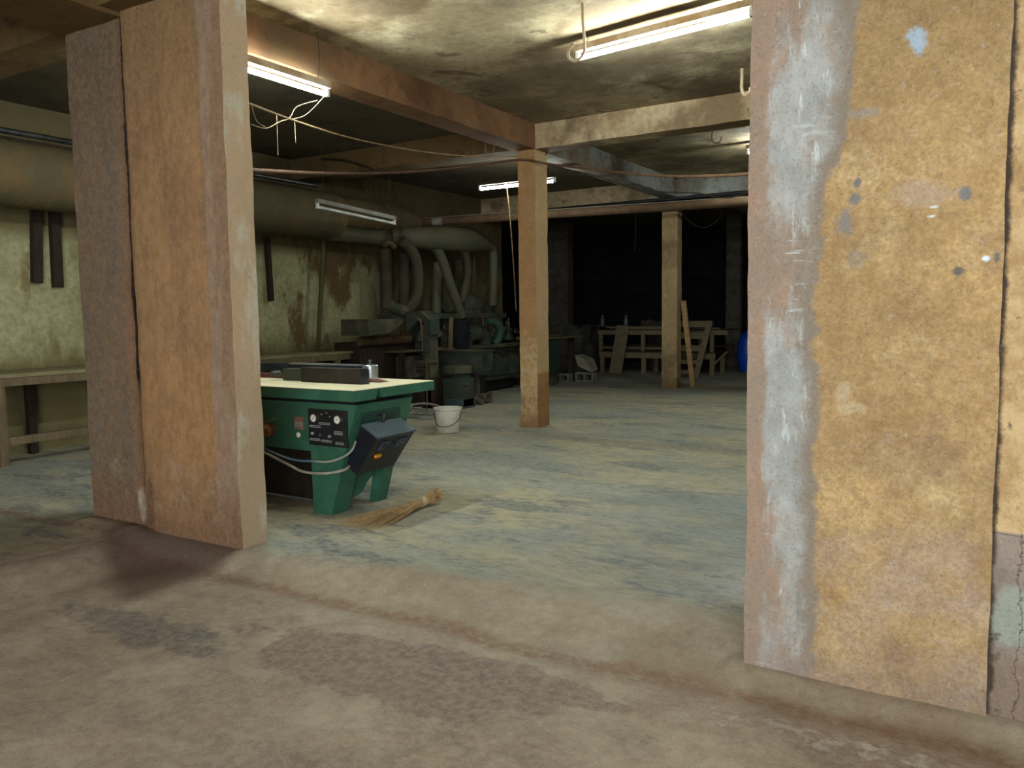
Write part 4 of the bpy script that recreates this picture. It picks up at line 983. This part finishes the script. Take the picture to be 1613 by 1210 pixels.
for k in range(9):
    x0 = -8.15+rb.uniform(0, .9); x1 = x0+rb.uniform(1.2, 2.4); x1 = min(x1, -5.05); y0 = YB-.18+.205*(k % 3); z = .606+.045*(k//3)
    o = obj('stacked_board', box(new(), x0, x1, y0, y0+.19, z, z+.04, .003), 'wood_back' if k % 2 else 'wood_dark', None, origin=((x0+x1)/2, y0, z))
    tag(o, 'rough board stacked on the lower shelf of the timber rack', 'board', 'boards on the lower rack shelf')
for k in range(5):
    x0 = -8.0+rb.uniform(0, .8); x1 = x0+rb.uniform(1.8, 2.6); y0 = YB-.28+.24*(k % 3); z = 1.101+.036*(k//3)
    x1 = min(x1, -4.9)
    o = obj('stacked_board', box(new(), x0, x1, y0, y0+.21, z, z+.032, .003), 'wood_back', None, origin=((x0+x1)/2, y0, z))
    tag(o, 'rough board lying on the top shelf of the timber rack', 'board', 'boards on the upper rack shelf')
# a board leaning on the rack, and the plank by the pillar
a, b = V(-7.47, YB-.62, ZI+.005), V(-7.38, YB-.375, 1.19)
o = obj('leaning_board', bar(new(), a, b, .30, .035, (0, 1, .2)), 'wood_back', None, origin=a); tag(o, 'wide grey board leaning against the timber rack left of the grey-brown pillar', 'board')
a, b = at(1092, 606, 'z', ZI+.01), V(0, 0, 0)
a = V(-4.86, 14.45, ZI+.01); b = at(1076.5, 474, 'y', 14.12); b.x = max(b.x, -4.985)
o = obj('leaning_plank', bar(new(), a, b, .09, .05, (0, 1, 0)), 'wood', None, origin=a); tag(o, 'thin raw plank leaning on the right side of the grey-brown pillar', 'plank')
sb_ = root('slatted_frame', (-5.75, 16.5, ZI), 'tall slatted wooden frame leaning behind the raw plank', 'frame')
f0, f1 = V(-5.45, 16.35, ZI), V(-5.30, 16.85, 1.28)
g0, g1 = V(-6.08, 16.35, ZI), V(-6.0, 16.85, 1.28)
obj('stile', bar(new(), f0, f1, .12, .05, (0, 1, 0)), 'wood_back', sb_)
obj('stile', bar(new(), g0, g1, .12, .05, (0, 1, 0)), 'wood_back', sb_)
for t in (.10, .28, .52, .74, .95):
    obj('slat', bar(new(), g0.lerp(g1, t)+V(0, -.03, 0), f0.lerp(f1, t)+V(0, -.03, 0), .025, .13 if t > .4 else .09), 'wood_back', sb_)
def bottle(u, v, lab):
    p = at(u, v, 'y', YB-.05); z = 1.185
    r = root('bottle', (p.x, p.y, z), lab, 'bottle', 'bottles on the timber rack')
    obj('bottle_body', lathe(new(), (p.x, p.y, z), [(.045, 0), (.05, .01), (.05, .16), (.02, .20), (.018, .225)], 16), 'bottle', r)
    obj('cap', lathe(new(), (p.x, p.y, z+.225), [(.021, 0), (.021, .025)], 12), 'grey_metal', r)
    # what it stands on: a packing slip of wood
    return r
bottle(949, 505, 'clear bottle at the left end of the timber rack')
bottle(986, 503, 'clear bottle standing above the wide leaning board')
for u, lab in ((949, 'small wood offcut under the left bottle'), (986, 'small wood offcut under the bottle above the leaning board')):
    p = at(u, 505, 'y', YB-.05)
    tag(obj('wood_offcut', box(new(), p.x-.10, p.x+.10, p.y-.08, p.y+.08, 1.172, 1.1845), 'wood_back', None, origin=(p.x, p.y, 1.172)), lab, 'offcut')
hp_ = rough_box(new(), -9.3, -8.2, 16.6, 17.6, ZI-.02, 1.15, .12, .12, 33, 3)
tag(obj('covered_heap', hp_, 'cloth', None), 'dark covered heap left of the timber rack', 'heap')
hp_ = rough_box(new(), -7.4, -6.0, 18.3, 19.3, ZI-.02, 1.25, .14, .16, 35, 2)
tag(obj('timber_heap', hp_, 'cloth', None), 'dark heap behind the timber rack', 'heap')
dr = root('drum', (-5.32, 18.6, ZI), 'bright blue plastic drum at the right wall edge, far back', 'drum')
p = at(1178, 557, 'y', 18.4)
dr.location = (p.x, 18.4, ZI)
obj('drum_body', lathe(new(), (p.x, 18.4, ZI), [(.15, 0), (.2, .12), (.235, .3), (.24, .5), (.22, .72), (.15, .86), (.07, .9)], 24), 'blue_plastic', dr)
obj('drum_cap', lathe(new(), (p.x, 18.4, ZI+.89), [(.06, 0), (.06, .05), (.02, .055)], 14), 'blue_plastic', dr)
